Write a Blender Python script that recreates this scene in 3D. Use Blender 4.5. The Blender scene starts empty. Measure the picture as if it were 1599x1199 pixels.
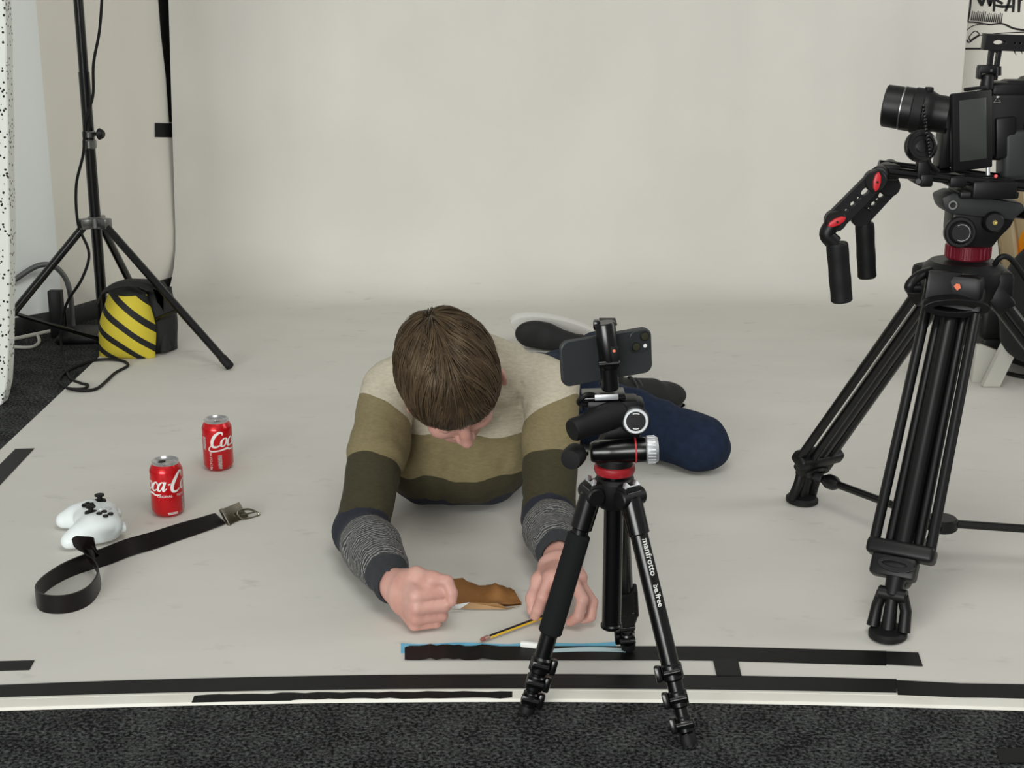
import bpy, bmesh, math, random
import numpy as np
import openvdb as vdb
from mathutils import Vector as V, Matrix

random.seed(7)
rng = np.random.default_rng(7)
SC = bpy.context.scene
COL = SC.collection

# ------------------------------------------------------------------ camera, world, lights, exposure
FPX, CX, CY = 2280.0, 799.5, 599.5
CAMH, PITCH = 1.08, math.radians(15.9)
CP, SP = math.cos(PITCH), math.sin(PITCH)
cd = bpy.data.cameras.new('camera')
cd.sensor_fit = 'HORIZONTAL'; cd.sensor_width = 36.0; cd.lens = FPX / 1599 * 36.0
cd.clip_start = 0.05; cd.clip_end = 60
cam = bpy.data.objects.new('camera', cd); COL.objects.link(cam)
cam.location = (0, 0, CAMH); cam.rotation_euler = (math.pi / 2 - PITCH, 0, 0)
SC.camera = cam

world = bpy.data.worlds.new('world'); SC.world = world; world.use_nodes = True
bg = world.node_tree.nodes['Background']
bg.inputs['Color'].default_value = (0.975, 1.0, 0.955, 1); bg.inputs['Strength'].default_value = 0.30


def area(name, loc, target, size, power, col=(1, 1, 1)):
    l = bpy.data.lights.new(name, 'AREA'); l.shape = 'RECTANGLE'; l.size, l.size_y = size; l.energy = power; l.color = col
    o = bpy.data.objects.new(name, l); COL.objects.link(o); o.location = loc
    o.rotation_euler = (V(target) - V(loc)).to_track_quat('-Z', 'Y').to_euler()
    return o


area('ceiling_lamp', (0.25, 1.2, 3.0), (-0.2, 3.0, 0.0), (1.4, 1.4), 29, (0.99, 1.0, 0.95))
area('window_light', (-2.5, -4.5, 1.75), (-0.3, 5.0, 0.9), (4.5, 2.2), 425, (0.98, 1.0, 0.97))

area('side_fill_light', (3.3, 2.6, 1.8), (-1.4, 4.6, 0.7), (1.4, 1.4), 24, (1.0, 0.99, 0.97))  # added out-of-frame fill from the right, brightens the left walls

vs = SC.view_settings
vs.view_transform = 'Standard'; vs.look = 'None'; vs.exposure = 0.0; vs.gamma = 1.0; vs.use_curve_mapping = False


# ------------------------------------------------------------------ photo geometry: pixel -> point in the room
def ray(px, py):
    x, y = (px - CX) / FPX, (py - CY) / FPX
    return V((x, CP - SP * y, -SP - CP * y))


def fl(px, py, z=0.0):
    d = ray(px, py); return V((0, 0, CAMH)) + d * ((z - CAMH) / d.z)


def at(px, py, Y):
    d = ray(px, py); return V((0, 0, CAMH)) + d * (Y / d.y)


# ------------------------------------------------------------------ helpers
def lin(c):
    return tuple((x / 12.92 if x <= 0.04045 else ((x + 0.055) / 1.055) ** 2.4) for x in c)


def rgb(r, g, b):
    return lin((r / 255, g / 255, b / 255)) + (1,)


MATS = {}


def mat(name, col, rough=0.5, metal=0.0, spec=0.5, noise=None, bump=None, coat=0.0):
    """noise = (scale, colour2, amount); bump = (scale, strength, distance)"""
    if name in MATS: return MATS[name]
    m = bpy.data.materials.new(name); m.use_nodes = True
    nt = m.node_tree; N = nt.nodes; L = nt.links
    b = N['Principled BSDF']
    b.inputs['Base Color'].default_value = col; b.inputs['Roughness'].default_value = rough
    b.inputs['Metallic'].default_value = metal; b.inputs['Specular IOR Level'].default_value = spec
    b.inputs['Coat Weight'].default_value = coat
    tc = N.new('ShaderNodeTexCoord')
    if noise:
        n = N.new('ShaderNodeTexNoise'); n.inputs['Scale'].default_value = noise[0]; n.inputs['Detail'].default_value = 5
        L.new(tc.outputs['Object'], n.inputs['Vector'])
        r = N.new('ShaderNodeValToRGB'); r.color_ramp.elements[0].position = 0.5 - noise[2] / 2; r.color_ramp.elements[1].position = 0.5 + noise[2] / 2
        r.color_ramp.elements[0].color = col; r.color_ramp.elements[1].color = noise[1]
        L.new(n.outputs['Fac'], r.inputs['Fac']); L.new(r.outputs['Color'], b.inputs['Base Color'])
    if bump:
        n2 = N.new('ShaderNodeTexNoise'); n2.inputs['Scale'].default_value = bump[0]; n2.inputs['Detail'].default_value = 4
        L.new(tc.outputs['Object'], n2.inputs['Vector'])
        bp = N.new('ShaderNodeBump'); bp.inputs['Strength'].default_value = bump[1]; bp.inputs['Distance'].default_value = bump[2]
        L.new(n2.outputs['Fac'], bp.inputs['Height']); L.new(bp.outputs['Normal'], b.inputs['Normal'])
    MATS[name] = m
    return m


def nodes(name):
    m = bpy.data.materials.new(name); m.use_nodes = True; MATS[name] = m
    return m, m.node_tree.nodes, m.node_tree.links, m.node_tree.nodes['Principled BSDF']


def frame(axis, hint=None):
    a = V(axis).normalized()
    h = V(hint) if hint is not None else (V((0, 0, 1)) if abs(a.z) < 0.9 else V((1, 0, 0)))
    x = h.cross(a)
    if x.length < 1e-6: x = V((1, 0, 0)).cross(a)
    x.normalize(); y = a.cross(x)
    return x, y, a


class MB:
    def __init__(s):
        s.v = []; s.f = []; s.m = []; s.cur = 0

    def add(s, vs, fs):
        o = len(s.v); s.v += [tuple(v) for v in vs]
        s.f += [tuple(i + o for i in f) for f in fs]; s.m += [s.cur] * len(fs)
        return s

    def addbm(s, bm, M=None):
        bm.verts.index_update()
        vs = [(M @ v.co) if M is not None else v.co.copy() for v in bm.verts]
        s.add(vs, [[v.index for v in f.verts] for f in bm.faces]); bm.free(); return s

    def box(s, c, size, ax=None, bevel=0.0, seg=2):
        """ax = (x, y, z) axes"""
        bm = bmesh.new(); bmesh.ops.create_cube(bm, size=1.0)
        for v in bm.verts: v.co = V((v.co.x * size[0], v.co.y * size[1], v.co.z * size[2]))
        if bevel > 0: bmesh.ops.bevel(bm, geom=bm.edges[:], offset=bevel, segments=seg, profile=0.5, affect='EDGES')
        M = Matrix.Translation(V(c))
        if ax is not None: M = M @ Matrix((V(ax[0]).normalized(), V(ax[1]).normalized(), V(ax[2]).normalized())).transposed().to_4x4()
        return s.addbm(bm, M)

    def prism(s, poly, o, ux, uy, thick, bevel=0.0, seg=2):
        """polygon (a,b) -> o + a ux + b uy, extruded by thick along ux x uy"""
        ux, uy = V(ux), V(uy); n = ux.cross(uy).normalized()
        bm = bmesh.new(); A = [bm.verts.new(V(o) + ux * a + uy * b) for a, b in poly]
        B = [bm.verts.new(v.co + n * thick) for v in A]; k = len(A)
        bm.faces.new(A[::-1]); bm.faces.new(B)
        for i in range(k): bm.faces.new((A[i], A[(i + 1) % k], B[(i + 1) % k], B[i]))
        bmesh.ops.recalc_face_normals(bm, faces=bm.faces[:])
        if bevel > 0: bmesh.ops.bevel(bm, geom=bm.edges[:], offset=bevel, segments=seg, profile=0.5, affect='EDGES')
        return s.addbm(bm)

    def tube(s, pts, r, n=12, closed=False, caps=True, flat=None):
        pts = [V(p) for p in pts]; k = len(pts)
        rs = r if hasattr(r, '__len__') else [r] * k
        T = []
        for i in range(k):
            a = pts[i - 1] if (i > 0 or closed) else pts[i]; b = pts[(i + 1) % k] if (i < k - 1 or closed) else pts[i]
            T.append((b - a).normalized())
        x, y, _ = frame(T[0]); vs = []; fs = []
        for i in range(k):
            x = (x - T[i] * x.dot(T[i])).normalized(); y = T[i].cross(x)
            for j in range(n):
                t = 2 * math.pi * j / n
                vs.append(pts[i] + x * (rs[i] * math.cos(t)) + y * (rs[i] * math.sin(t)))
        for i in range(k if closed else k - 1):
            for j in range(n):
                a = i * n + j; b = i * n + (j + 1) % n; i2 = (i + 1) % k
                fs.append((a, b, i2 * n + (j + 1) % n, i2 * n + j))
        if caps and not closed:
            fs.append(tuple(range(n - 1, -1, -1))); fs.append(tuple((k - 1) * n + j for j in range(n)))
        return s.add(vs, fs)

    def rod(s, a, b, r, r2=None, n=20, bev=0.0):
        a, b = V(a), V(b); r2 = r if r2 is None else r2
        L = (b - a).length
        if bev > 0:
            return s.lathe([(0, 0), (r - bev, 0), (r, bev), (r2, L - bev), (r2 - bev, L), (0, L)], a, b - a, n)
        return s.lathe([(0, 0), (r, 0), (r2, L), (0, L)], a, b - a, n)

    def lathe(s, prof, o, axis, n=28, hint=None, mats=None, ell=1.0):
        x, y, a = frame(axis, hint); vs = []; fs = []; o = V(o); rows = []
        ms = []
        for (r, h) in prof:
            if r <= 1e-7:
                rows.append([len(vs)]); vs.append(o + a * h)
            else:
                rows.append(list(range(len(vs), len(vs) + n)))
                for j in range(n):
                    t = 2 * math.pi * j / n; vs.append(o + a * h + x * (r * math.cos(t)) + y * (r * ell * math.sin(t)))
        for i in range(len(rows) - 1):
            A, B = rows[i], rows[i + 1]
            for j in range(n):
                q = (j + 1) % n
                if len(A) == 1 and len(B) == 1: continue
                if len(A) == 1: f = (A[0], B[q], B[j])
                elif len(B) == 1: f = (A[j], A[q], B[0])
                else: f = (A[j], A[q], B[q], B[j])
                fs.append(f); ms.append(mats[i] if mats else s.cur)
        s.add(vs, fs); s.m[-len(fs):] = ms
        return s

    def ball(s, c, r, ax=None, nu=20, nv=12):
        r = r if hasattr(r, '__len__') else (r, r, r)
        X, Y, Z = [V(a) for a in ax] if ax else (V((1, 0, 0)), V((0, 1, 0)), V((0, 0, 1)))
        vs = [V(c) - Z * r[2]]; fs = []
        for i in range(1, nv):
            p = -math.pi / 2 + math.pi * i / nv
            for j in range(nu):
                t = 2 * math.pi * j / nu
                vs.append(V(c) + X * (r[0] * math.cos(p) * math.cos(t)) + Y * (r[1] * math.cos(p) * math.sin(t)) + Z * (r[2] * math.sin(p)))
        vs.append(V(c) + Z * r[2])
        for j in range(nu): fs.append((0, 1 + (j + 1) % nu, 1 + j))
        for i in range(nv - 2):
            for j in range(nu):
                a = 1 + i * nu + j; b = 1 + i * nu + (j + 1) % nu; fs.append((a, b, b + nu, a + nu))
        o = 1 + (nv - 2) * nu
        for j in range(nu): fs.append((o + j, o + (j + 1) % nu, len(vs) - 1))
        return s.add(vs, fs)

    def ribbon(s, pts, sides, th):
        """flat strap: centre points, full-width vectors, thickness"""
        k = len(pts); vs = []; fs = []
        for i in range(k):
            p = V(pts[i]); w = V(sides[i])
            t = (V(pts[min(i + 1, k - 1)]) - V(pts[max(i - 1, 0)])).normalized()
            n = t.cross(w).normalized() * (th / 2)
            vs += [p - w / 2 - n, p + w / 2 - n, p + w / 2 + n, p - w / 2 + n]
        for i in range(k - 1):
            a = i * 4; b = a + 4
            for j in range(4):
                q = (j + 1) % 4; fs.append((a + j, a + q, b + q, b + j))
        fs.append((3, 2, 1, 0)); e = (k - 1) * 4; fs.append((e, e + 1, e + 2, e + 3))
        return s.add(vs, fs)

    def ext(s, other):
        o = len(s.v); s.v += other.v; s.f += [tuple(i + o for i in f) for f in other.f]; s.m += other.m
        return s

    def xf(s, M):
        s.v = [tuple(M @ V(v)) for v in s.v]; return s


def curve_mesh(splines, extrude=0.0, bevel=0.0):
    """2D outline(s), inner outlines become holes -> (verts, faces), in the xy plane"""
    c = bpy.data.curves.new('tmp', 'CURVE'); c.dimensions = '2D'; c.fill_mode = 'BOTH'; c.extrude = extrude; c.bevel_depth = bevel; c.bevel_resolution = 1
    for pl in splines:
        sp = c.splines.new('POLY'); sp.points.add(len(pl) - 1); sp.use_cyclic_u = True
        for p, q in zip(sp.points, pl): p.co = (q[0], q[1], 0, 1)
    return eval_mesh(c)


def text_mesh(t, size=1.0, extrude=0.0, shear=0.0, align='LEFT', bold=0.0):
    c = bpy.data.curves.new('tmp', 'FONT'); c.body = t; c.size = size; c.extrude = extrude; c.shear = shear; c.align_x = align; c.offset = bold; c.resolution_u = 3
    return eval_mesh(c)


def eval_mesh(c):
    o = bpy.data.objects.new('tmp', c); COL.objects.link(o)
    dg = bpy.context.evaluated_depsgraph_get(); me = bpy.data.meshes.new_from_object(o.evaluated_get(dg))
    vs = [v.co.copy() for v in me.vertices]; fs = [tuple(p.vertices) for p in me.polygons]
    bpy.data.objects.remove(o); bpy.data.meshes.remove(me); bpy.data.curves.remove(c)
    return vs, fs


def place2d(vf, o, ux, uy, n=None):
    ux, uy = V(ux).normalized(), V(uy).normalized(); n = ux.cross(uy) if n is None else V(n)
    return [V(o) + ux * v.x + uy * v.y + n * v.z for v in vf[0]], vf[1]


def build(name, mb, mats, loc=(0, 0, 0), parent=None, smooth=32):
    me = bpy.data.meshes.new(name); L = V(loc)
    me.from_pydata([tuple(V(v) - L) for v in mb.v], [], mb.f)
    mats = mats if isinstance(mats, (list, tuple)) else [mats]
    for m in mats: me.materials.append(m)
    if len(mats) > 1: me.polygons.foreach_set('material_index', mb.m)
    if smooth:
        me.polygons.foreach_set('use_smooth', [True] * len(me.polygons))
        if smooth < 180: me.set_sharp_from_angle(angle=math.radians(smooth))
    me.update()
    o = bpy.data.objects.new(name, me); COL.objects.link(o)
    if parent is not None: o.parent = parent
    else: o.location = L
    return o


def tag(o, label, cat, group=None):
    o['label'] = label; o['category'] = cat
    if group: o['group'] = group
    return o


def thing(name, loc, label, cat, group=None):
    o = bpy.data.objects.new(name, None); COL.objects.link(o); o.location = V(loc); o.empty_display_size = 0.05
    ORG[o.name] = V(loc)
    return tag(o, label, cat, group)


ORG = {}


def part(root, name, mb, mats, label=None, smooth=32):
    """geometry is given in room coordinates"""
    o = build(name, mb, mats, ORG[root.name], root, smooth)
    ORG[o.name] = ORG[root.name]
    if label: o['label'] = label
    return o


def solo(name, mb, mats, loc, label, cat, group=None, smooth=32):
    o = build(name, mb, mats, loc, None, smooth); ORG[o.name] = V(loc)
    return tag(o, label, cat, group)


def struct(name, mb, mats, smooth=32):
    o = build(name, mb, mats, (0, 0, 0), None, smooth); o['kind'] = 'structure'; return o


def spline(pts, n=8, closed=False):
    """Catmull-Rom through the points"""
    P = [V(p) for p in pts]; k = len(P); out = []
    for i in range(k if closed else k - 1):
        g = lambda j: P[j % k] if closed else P[max(0, min(k - 1, j))]
        a, b, c, d = g(i - 1), g(i), g(i + 1), g(i + 2)
        for q in range(n):
            t = q / n
            out.append(0.5 * ((2 * b) + (c - a) * t + (2 * a - 5 * b + 4 * c - d) * t * t + (3 * b - a - 3 * c + d) * t ** 3))
    if not closed: out.append(P[-1])
    return out


# ------------------------------------------------------------------ solid modelling on a voxel grid (smooth unions)
def smin(a, b, k):
    if k <= 0: return np.minimum(a, b)
    h = np.maximum(k - np.abs(a - b), 0) / k
    return np.minimum(a, b) - h * h * k * 0.25


class Solid:
    def __init__(s, lo, hi, h):
        s.lo = np.array(lo, float); s.h = h
        s.n = np.ceil((np.array(hi) - s.lo) / h).astype(int) + 1
        s.g = np.full(tuple(s.n), 0.05, np.float32)

    def _blk(s, lo, hi):
        i0 = np.clip(np.floor((np.array(lo) - s.lo) / s.h).astype(int), 0, s.n); i1 = np.clip(np.ceil((np.array(hi) - s.lo) / s.h).astype(int) + 1, 0, s.n)
        sl = tuple(slice(a, b) for a, b in zip(i0, i1))
        ax = [(np.arange(a, b) * s.h + l).astype(np.float32) for a, b, l in zip(i0, i1, s.lo)]
        return sl, ax[0][:, None, None], ax[1][None, :, None], ax[2][None, None, :]

    def _put(s, lo, hi, fn, k, op=1):
        m = 0.05
        sl, X, Y, Z = s._blk(np.array(lo) - m, np.array(hi) + m)
        d = fn(X, Y, Z).astype(np.float32)
        g = s.g[sl]
        s.g[sl] = smin(g, d, k) if op > 0 else -smin(-g, d, k)
        return s

    def seg(s, a, b, ra, rb=None, k=0.01, side=None, flat=1.0, op=1):
        """tapered limb; with side given, flat squeezes the direction across axis and side"""
        a, b = V(a), V(b); rb = ra if rb is None else rb; R = max(ra, rb)
        ab = b - a; L2 = max(ab.length_squared, 1e-12)
        if side is not None:
            ax = ab.normalized() if ab.length > 1e-9 else V((0, 0, 1))
            sd = V(side); sd = (sd - ax * sd.dot(ax)).normalized(); nr = ax.cross(sd)

        def fn(X, Y, Z):
            px, py, pz = X - a.x, Y - a.y, Z - a.z
            t = np.clip((px * ab.x + py * ab.y + pz * ab.z) / L2, 0, 1)
            r = ra + (rb - ra) * t
            qx, qy, qz = px - ab.x * t, py - ab.y * t, pz - ab.z * t
            if side is None: return np.sqrt(qx * qx + qy * qy + qz * qz) - r
            u = qx * sd.x + qy * sd.y + qz * sd.z; w = qx * nr.x + qy * nr.y + qz * nr.z; e = qx * ax.x + qy * ax.y + qz * ax.z
            k0 = np.sqrt((u / r) ** 2 + (w / (r * flat)) ** 2 + (e / (r * flat)) ** 2) + 1e-9
            k1 = np.sqrt((u / r ** 2) ** 2 + (w / (r * flat) ** 2) ** 2 + (e / (r * flat) ** 2) ** 2) + 1e-9
            return k0 * (k0 - 1) / k1
        lo = [min(a[i], b[i]) - R for i in range(3)]; hi = [max(a[i], b[i]) + R for i in range(3)]
        return s._put(lo, hi, fn, k, op)

    def chain(s, pts, rs, k=0.01, side=None, flat=1.0):
        for i in range(len(pts) - 1): s.seg(pts[i], pts[i + 1], rs[i], rs[i + 1], k, side, flat)
        return s

    def ell(s, c, r, ax=None, k=0.01, op=1):
        c = V(c); r = r if hasattr(r, '__len__') else (r, r, r); R = max(r)
        A = [V(q).normalized() for q in ax] if ax else [V((1, 0, 0)), V((0, 1, 0)), V((0, 0, 1))]

        def fn(X, Y, Z):
            px, py, pz = X - c.x, Y - c.y, Z - c.z
            q = [px * q.x + py * q.y + pz * q.z for q in A]
            k0 = np.sqrt(sum((q[i] / r[i]) ** 2 for i in range(3))) + 1e-9
            k1 = np.sqrt(sum((q[i] / r[i] ** 2) ** 2 for i in range(3))) + 1e-9
            return k0 * (k0 - 1) / k1
        return s._put([c[i] - R for i in range(3)], [c[i] + R for i in range(3)], fn, k, op)

    def floor(s, z):
        Z = (np.arange(s.n[2]) * s.h + s.lo[2]).astype(np.float32)[None, None, :]
        s.g = -smin(-s.g, (Z - z) * np.ones_like(s.g), 0.012); return s

    def mesh(s):
        G = vdb.FloatGrid(background=0.05)
        g = np.clip(s.g, -0.05, 0.05); G.copyFromArray(g)
        p, q = G.convertToQuads(0.0)
        return p.astype(np.float64) * s.h + s.lo, q


def vnormals(p, q):
    n = np.cross(p[q[:, 2]] - p[q[:, 0]], p[q[:, 3]] - p[q[:, 1]]); N = np.zeros_like(p)
    for i in range(4): np.add.at(N, q[:, i], n)
    return N / (np.linalg.norm(N, axis=1, keepdims=True) + 1e-12)


def vnoise(p, scale, seed=0):
    """smooth value noise in -1..1"""
    x = p * scale + seed * 17.31; i = np.floor(x).astype(np.int64); f = x - i; f = f * f * (3 - 2 * f)
    out = 0
    for a in (0, 1):
        for b in (0, 1):
            for c in (0, 1):
                h = ((i[:, 0] + a) * 374761393 + (i[:, 1] + b) * 668265263 + (i[:, 2] + c) * 2147483647 + seed * 1013) & 0xffffffff
                h = ((h ^ (h >> 13)) * 1274126177) & 0xffffffff; h = (h ^ (h >> 16)) & 0xffff
                w = (f[:, 0] if a else 1 - f[:, 0]) * (f[:, 1] if b else 1 - f[:, 1]) * (f[:, 2] if c else 1 - f[:, 2])
                out = out + w * (h / 32767.5 - 1)
    return out


def solid_obj(name, p, q, m, loc, parent=None, attr=None):
    me = bpy.data.meshes.new(name); P = p - np.array(loc)
    me.vertices.add(len(P)); me.vertices.foreach_set('co', P.ravel())
    me.loops.add(q.size); me.loops.foreach_set('vertex_index', q.astype(np.int32).ravel())
    me.polygons.add(len(q)); me.polygons.foreach_set('loop_start', np.arange(0, q.size, 4, dtype=np.int32))
    me.update(calc_edges=True); me.validate()
    me.polygons.foreach_set('use_smooth', [True] * len(me.polygons))
    for m_ in (m if isinstance(m, (list, tuple)) else [m]): me.materials.append(m_)
    for k, a in (attr or {}).items():
        at_ = me.attributes.new(k, 'FLOAT', 'POINT'); at_.data.foreach_set('value', a.astype(np.float32))
    o = bpy.data.objects.new(name, me); COL.objects.link(o); ORG[o.name] = V(loc)
    if parent is not None: o.parent = parent
    else: o.location = V(loc)
    return o


# common materials
M_BLACK = mat('black_plastic', rgb(11, 11, 12), 0.45, spec=0.35, bump=(900, 0.05, 0.001))
M_GLOSS = mat('black_anodised', rgb(7, 7, 8), 0.25, 0.0, 0.5)
M_TUBE = mat('black_tube', rgb(8, 8, 9), 0.24, 0.0, 0.5)
M_RUBBER = mat('black_rubber', rgb(13, 13, 14), 0.6, spec=0.3, bump=(500, 0.1, 0.001))
M_FOAMGRIP = mat('dark_foam_grip', rgb(22, 23, 24), 0.85, spec=0.2, bump=(1200, 0.2, 0.001))
M_GREY = mat('dark_grey_casting', rgb(46, 47, 48), 0.5, spec=0.35, bump=(1500, 0.08, 0.001))
M_STEEL = mat('brushed_steel', rgb(190, 190, 188), 0.3, 1.0)
M_ALU = mat('satin_aluminium', rgb(205, 207, 210), 0.45, 0.8)
M_RED = mat('red_anodised', rgb(196, 40, 48), 0.4)
M_DKRED = mat('dark_red_knurl', rgb(110, 14, 34), 0.35, 0.2)
M_WHITE = mat('white_print', rgb(225, 225, 222), 0.6)
M_ORANGE = mat('orange_print', rgb(240, 130, 95), 0.5)
# ================================================================== the room
m, N, L, b = nodes('carpet_loop')
tc = N.new('ShaderNodeTexCoord')
n1 = N.new('ShaderNodeTexNoise'); n1.inputs['Scale'].default_value = 165; n1.inputs['Detail'].default_value = 4; n1.inputs['Roughness'].default_value = 0.65
n0 = N.new('ShaderNodeTexNoise'); n0.inputs['Scale'].default_value = 14; n0.inputs['Detail'].default_value = 3
vo = N.new('ShaderNodeTexVoronoi'); vo.inputs['Scale'].default_value = 190
for n in (n1, n0, vo): L.new(tc.outputs['Object'], n.inputs['Vector'])
r = N.new('ShaderNodeValToRGB'); r.color_ramp.elements[0].position = 0.42; r.color_ramp.elements[0].color = rgb(10, 11, 12); r.color_ramp.elements[1].position = 0.74; r.color_ramp.elements[1].color = rgb(104, 106, 106)
mx = N.new('ShaderNodeMath'); mx.operation = 'MULTIPLY_ADD'; mx.inputs[1].default_value = 0.22; L.new(n0.outputs['Fac'], mx.inputs[0]); L.new(n1.outputs['Fac'], mx.inputs[2])
ms = N.new('ShaderNodeMath'); ms.operation = 'SUBTRACT'; ms.inputs[1].default_value = 0.11; L.new(mx.outputs[0], ms.inputs[0])
L.new(ms.outputs[0], r.inputs['Fac']); L.new(r.outputs['Color'], b.inputs['Base Color'])
bp = N.new('ShaderNodeBump'); bp.inputs['Strength'].default_value = 0.9; bp.inputs['Distance'].default_value = 0.004
ad = N.new('ShaderNodeMath'); ad.operation = 'SUBTRACT'; L.new(n1.outputs['Fac'], ad.inputs[0]); L.new(vo.outputs['Distance'], ad.inputs[1])
L.new(ad.outputs[0], bp.inputs['Height']); L.new(bp.outputs['Normal'], b.inputs['Normal'])
b.inputs['Roughness'].default_value = 0.95; b.inputs['Specular IOR Level'].default_value = 0.15
M_CARPET = m
M_WALL = mat('wall_paint', rgb(236, 232, 222), 0.9, spec=0.2, noise=(3, rgb(230, 226, 216), 0.6), bump=(60, 0.06, 0.002))
M_WALLB = mat('side_wall_paint', rgb(234, 236, 234), 0.9, spec=0.2, bump=(60, 0.06, 0.002))

mb = MB(); mb.box((0.4, 2.6, -0.03), (7.0, 8.0, 0.06)); struct('floor', mb, M_CARPET)
WA = fl(-160, 552); WC = fl(100, 511); WB = V((-1.00, 5.30, 0))
WA = V((WC.x + (fl(16, 527).x - WC.x) * 4, WC.y + (fl(16, 527).y - WC.y) * 4, 0))


def wall(name, a, b_, h, th, m, nsign=1):
    d = (b_ - a).normalized(); n = V((-d.y, d.x, 0)) * nsign
    mb = MB(); mb.prism([(0, 0), ((b_ - a).length, 0), ((b_ - a).length, th), (0, th)], a, d, n, h)
    return struct(name, mb, m)


wall('wall_left', WA, WC, 2.8, 0.08, M_WALLB)
wall('wall_back_left', WC, WB, 2.8, 0.08, M_WALL)
wall('wall_back', WB, V((3.4, 5.30, 0)), 2.8, 0.08, M_WALL)


def skirt(name, a, b_):
    d = (b_ - a).normalized(); n = V((d.y, -d.x, 0))
    mb = MB(); mb.prism([(0, 0.0), (0.012, 0.0), (0.012, 0.05), (0.008, 0.058), (0, 0.058)], a, n, V((0, 0, 1)), -(b_ - a).length)
    return struct(name, mb, mat('black_skirting', rgb(18, 18, 19), 0.5))


skirt('baseboard_left', WA, WC); skirt('baseboard_back_left', WC, WB)

# ------------------------------------------------------------------ seamless paper
def dfront(X):
    return 2.057 - 0.03 * min(1.0, (X / 0.788) ** 2)


PZ = 0.003
XR = 1.50


def paper_pt(u, s):
    """u 0..1 across, s distance along the paper from its front edge"""
    RAD, YB = 0.20, 4.95
    yf = None
    # lateral edges taper a little up the wall
    flat = (YB - RAD) - 2.03
    if s <= flat: y, z = 2.03 + s, PZ
    elif s <= flat + RAD * math.pi / 2:
        t = (s - flat) / RAD; y, z = YB - RAD + RAD * math.sin(t), PZ + RAD * (1 - math.cos(t))
    else: y, z = YB, PZ + RAD + (s - flat - RAD * math.pi / 2)
    xl = -1.19 + 0.03 * max(0, min(1, (y - 4.3) / 0.65)) + 0.034 * min(z, 1.0)
    X = xl + (XR - xl) * u
    if s < 0.4: y += (dfront(X) - 2.03) * (1 - s / 0.4)
    if z > 0.05:
        w = min(1, z / 0.6)
        y += w * (0.006 * math.sin(X * 9.0 + 0.7) + 0.0035 * math.sin(X * 23 + 1.1 + z * 0.8) + 0.002 * math.sin(X * 47 + z * 2))
    return V((X, y, z))


mb = MB(); NU, smax = 90, 5.0
ss = [0, .05, .1, .2, .3, .4] + [0.4 + i * 0.06 for i in range(1, int((smax - .4) / .06))]
for s_ in ss:
    for i in range(NU + 1): mb.v.append(tuple(paper_pt(i / NU, s_)))
for a in range(len(ss) - 1):
    for i in range(NU):
        q = a * (NU + 1) + i; mb.f.append((q, q + 1, q + NU + 2, q + NU + 1)); mb.m.append(0)
m, N, L, b = nodes('seamless_paper')
tc = N.new('ShaderNodeTexCoord'); mp = N.new('ShaderNodeMapping'); mp.inputs['Scale'].default_value = (1, 2.2, 1); L.new(tc.outputs['Object'], mp.inputs['Vector'])
na = N.new('ShaderNodeTexNoise'); na.inputs['Scale'].default_value = 2.6; na.inputs['Detail'].default_value = 6; L.new(mp.outputs[0], na.inputs['Vector'])
ra = N.new('ShaderNodeValToRGB'); ra.color_ramp.elements[0].position = 0.35; ra.color_ramp.elements[0].color = rgb(209, 206, 199); ra.color_ramp.elements[1].position = 0.65; ra.color_ramp.elements[1].color = rgb(214, 211, 204)
L.new(na.outputs['Fac'], ra.inputs['Fac'])
# scuff marks
nb = N.new('ShaderNodeTexNoise'); nb.inputs['Scale'].default_value = 9; nb.inputs['Detail'].default_value = 7; nb.inputs['Roughness'].default_value = 0.62; L.new(mp.outputs[0], nb.inputs['Vector'])
rb = N.new('ShaderNodeValToRGB'); rb.color_ramp.elements[0].position = 0.61; rb.color_ramp.elements[0].color = (0, 0, 0, 1); rb.color_ramp.elements[1].position = 0.82; rb.color_ramp.elements[1].color = (1, 1, 1, 1)
L.new(nb.outputs['Fac'], rb.inputs['Fac'])
sx = N.new('ShaderNodeSeparateXYZ'); L.new(tc.outputs['Object'], sx.inputs[0])
lo = N.new('ShaderNodeMath'); lo.operation = 'LESS_THAN'; lo.inputs[1].default_value = 0.05; L.new(sx.outputs['Z'], lo.inputs[0])
mu = N.new('ShaderNodeMath'); mu.operation = 'MULTIPLY'; L.new(rb.outputs['Color'], mu.inputs[0]); L.new(lo.outputs[0], mu.inputs[1])
mu2 = N.new('ShaderNodeMath'); mu2.operation = 'MULTIPLY'; mu2.inputs[1].default_value = 0.55; L.new(mu.outputs[0], mu2.inputs[0])
mi = N.new('ShaderNodeMixRGB'); mi.inputs['Color2'].default_value = rgb(150, 148, 142); L.new(mu2.outputs[0], mi.inputs['Fac']); L.new(ra.outputs['Color'], mi.inputs['Color1'])
L.new(mi.outputs[0], b.inputs['Base Color'])
nc = N.new('ShaderNodeTexNoise'); nc.inputs['Scale'].default_value = 12; nc.inputs['Detail'].default_value = 4; L.new(mp.outputs[0], nc.inputs['Vector'])
bp = N.new('ShaderNodeBump'); bp.inputs['Strength'].default_value = 0.07; bp.inputs['Distance'].default_value = 0.006; L.new(nc.outputs['Fac'], bp.inputs['Height']); L.new(bp.outputs['Normal'], b.inputs['Normal'])
b.inputs['Roughness'].default_value = 0.7; b.inputs['Specular IOR Level'].default_value = 0.3
solo('paper_backdrop', mb, m, (0, 2.03, 0), 'wide off-white seamless paper sheet sweeping from the wall across the floor', 'backdrop', smooth=180)

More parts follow.
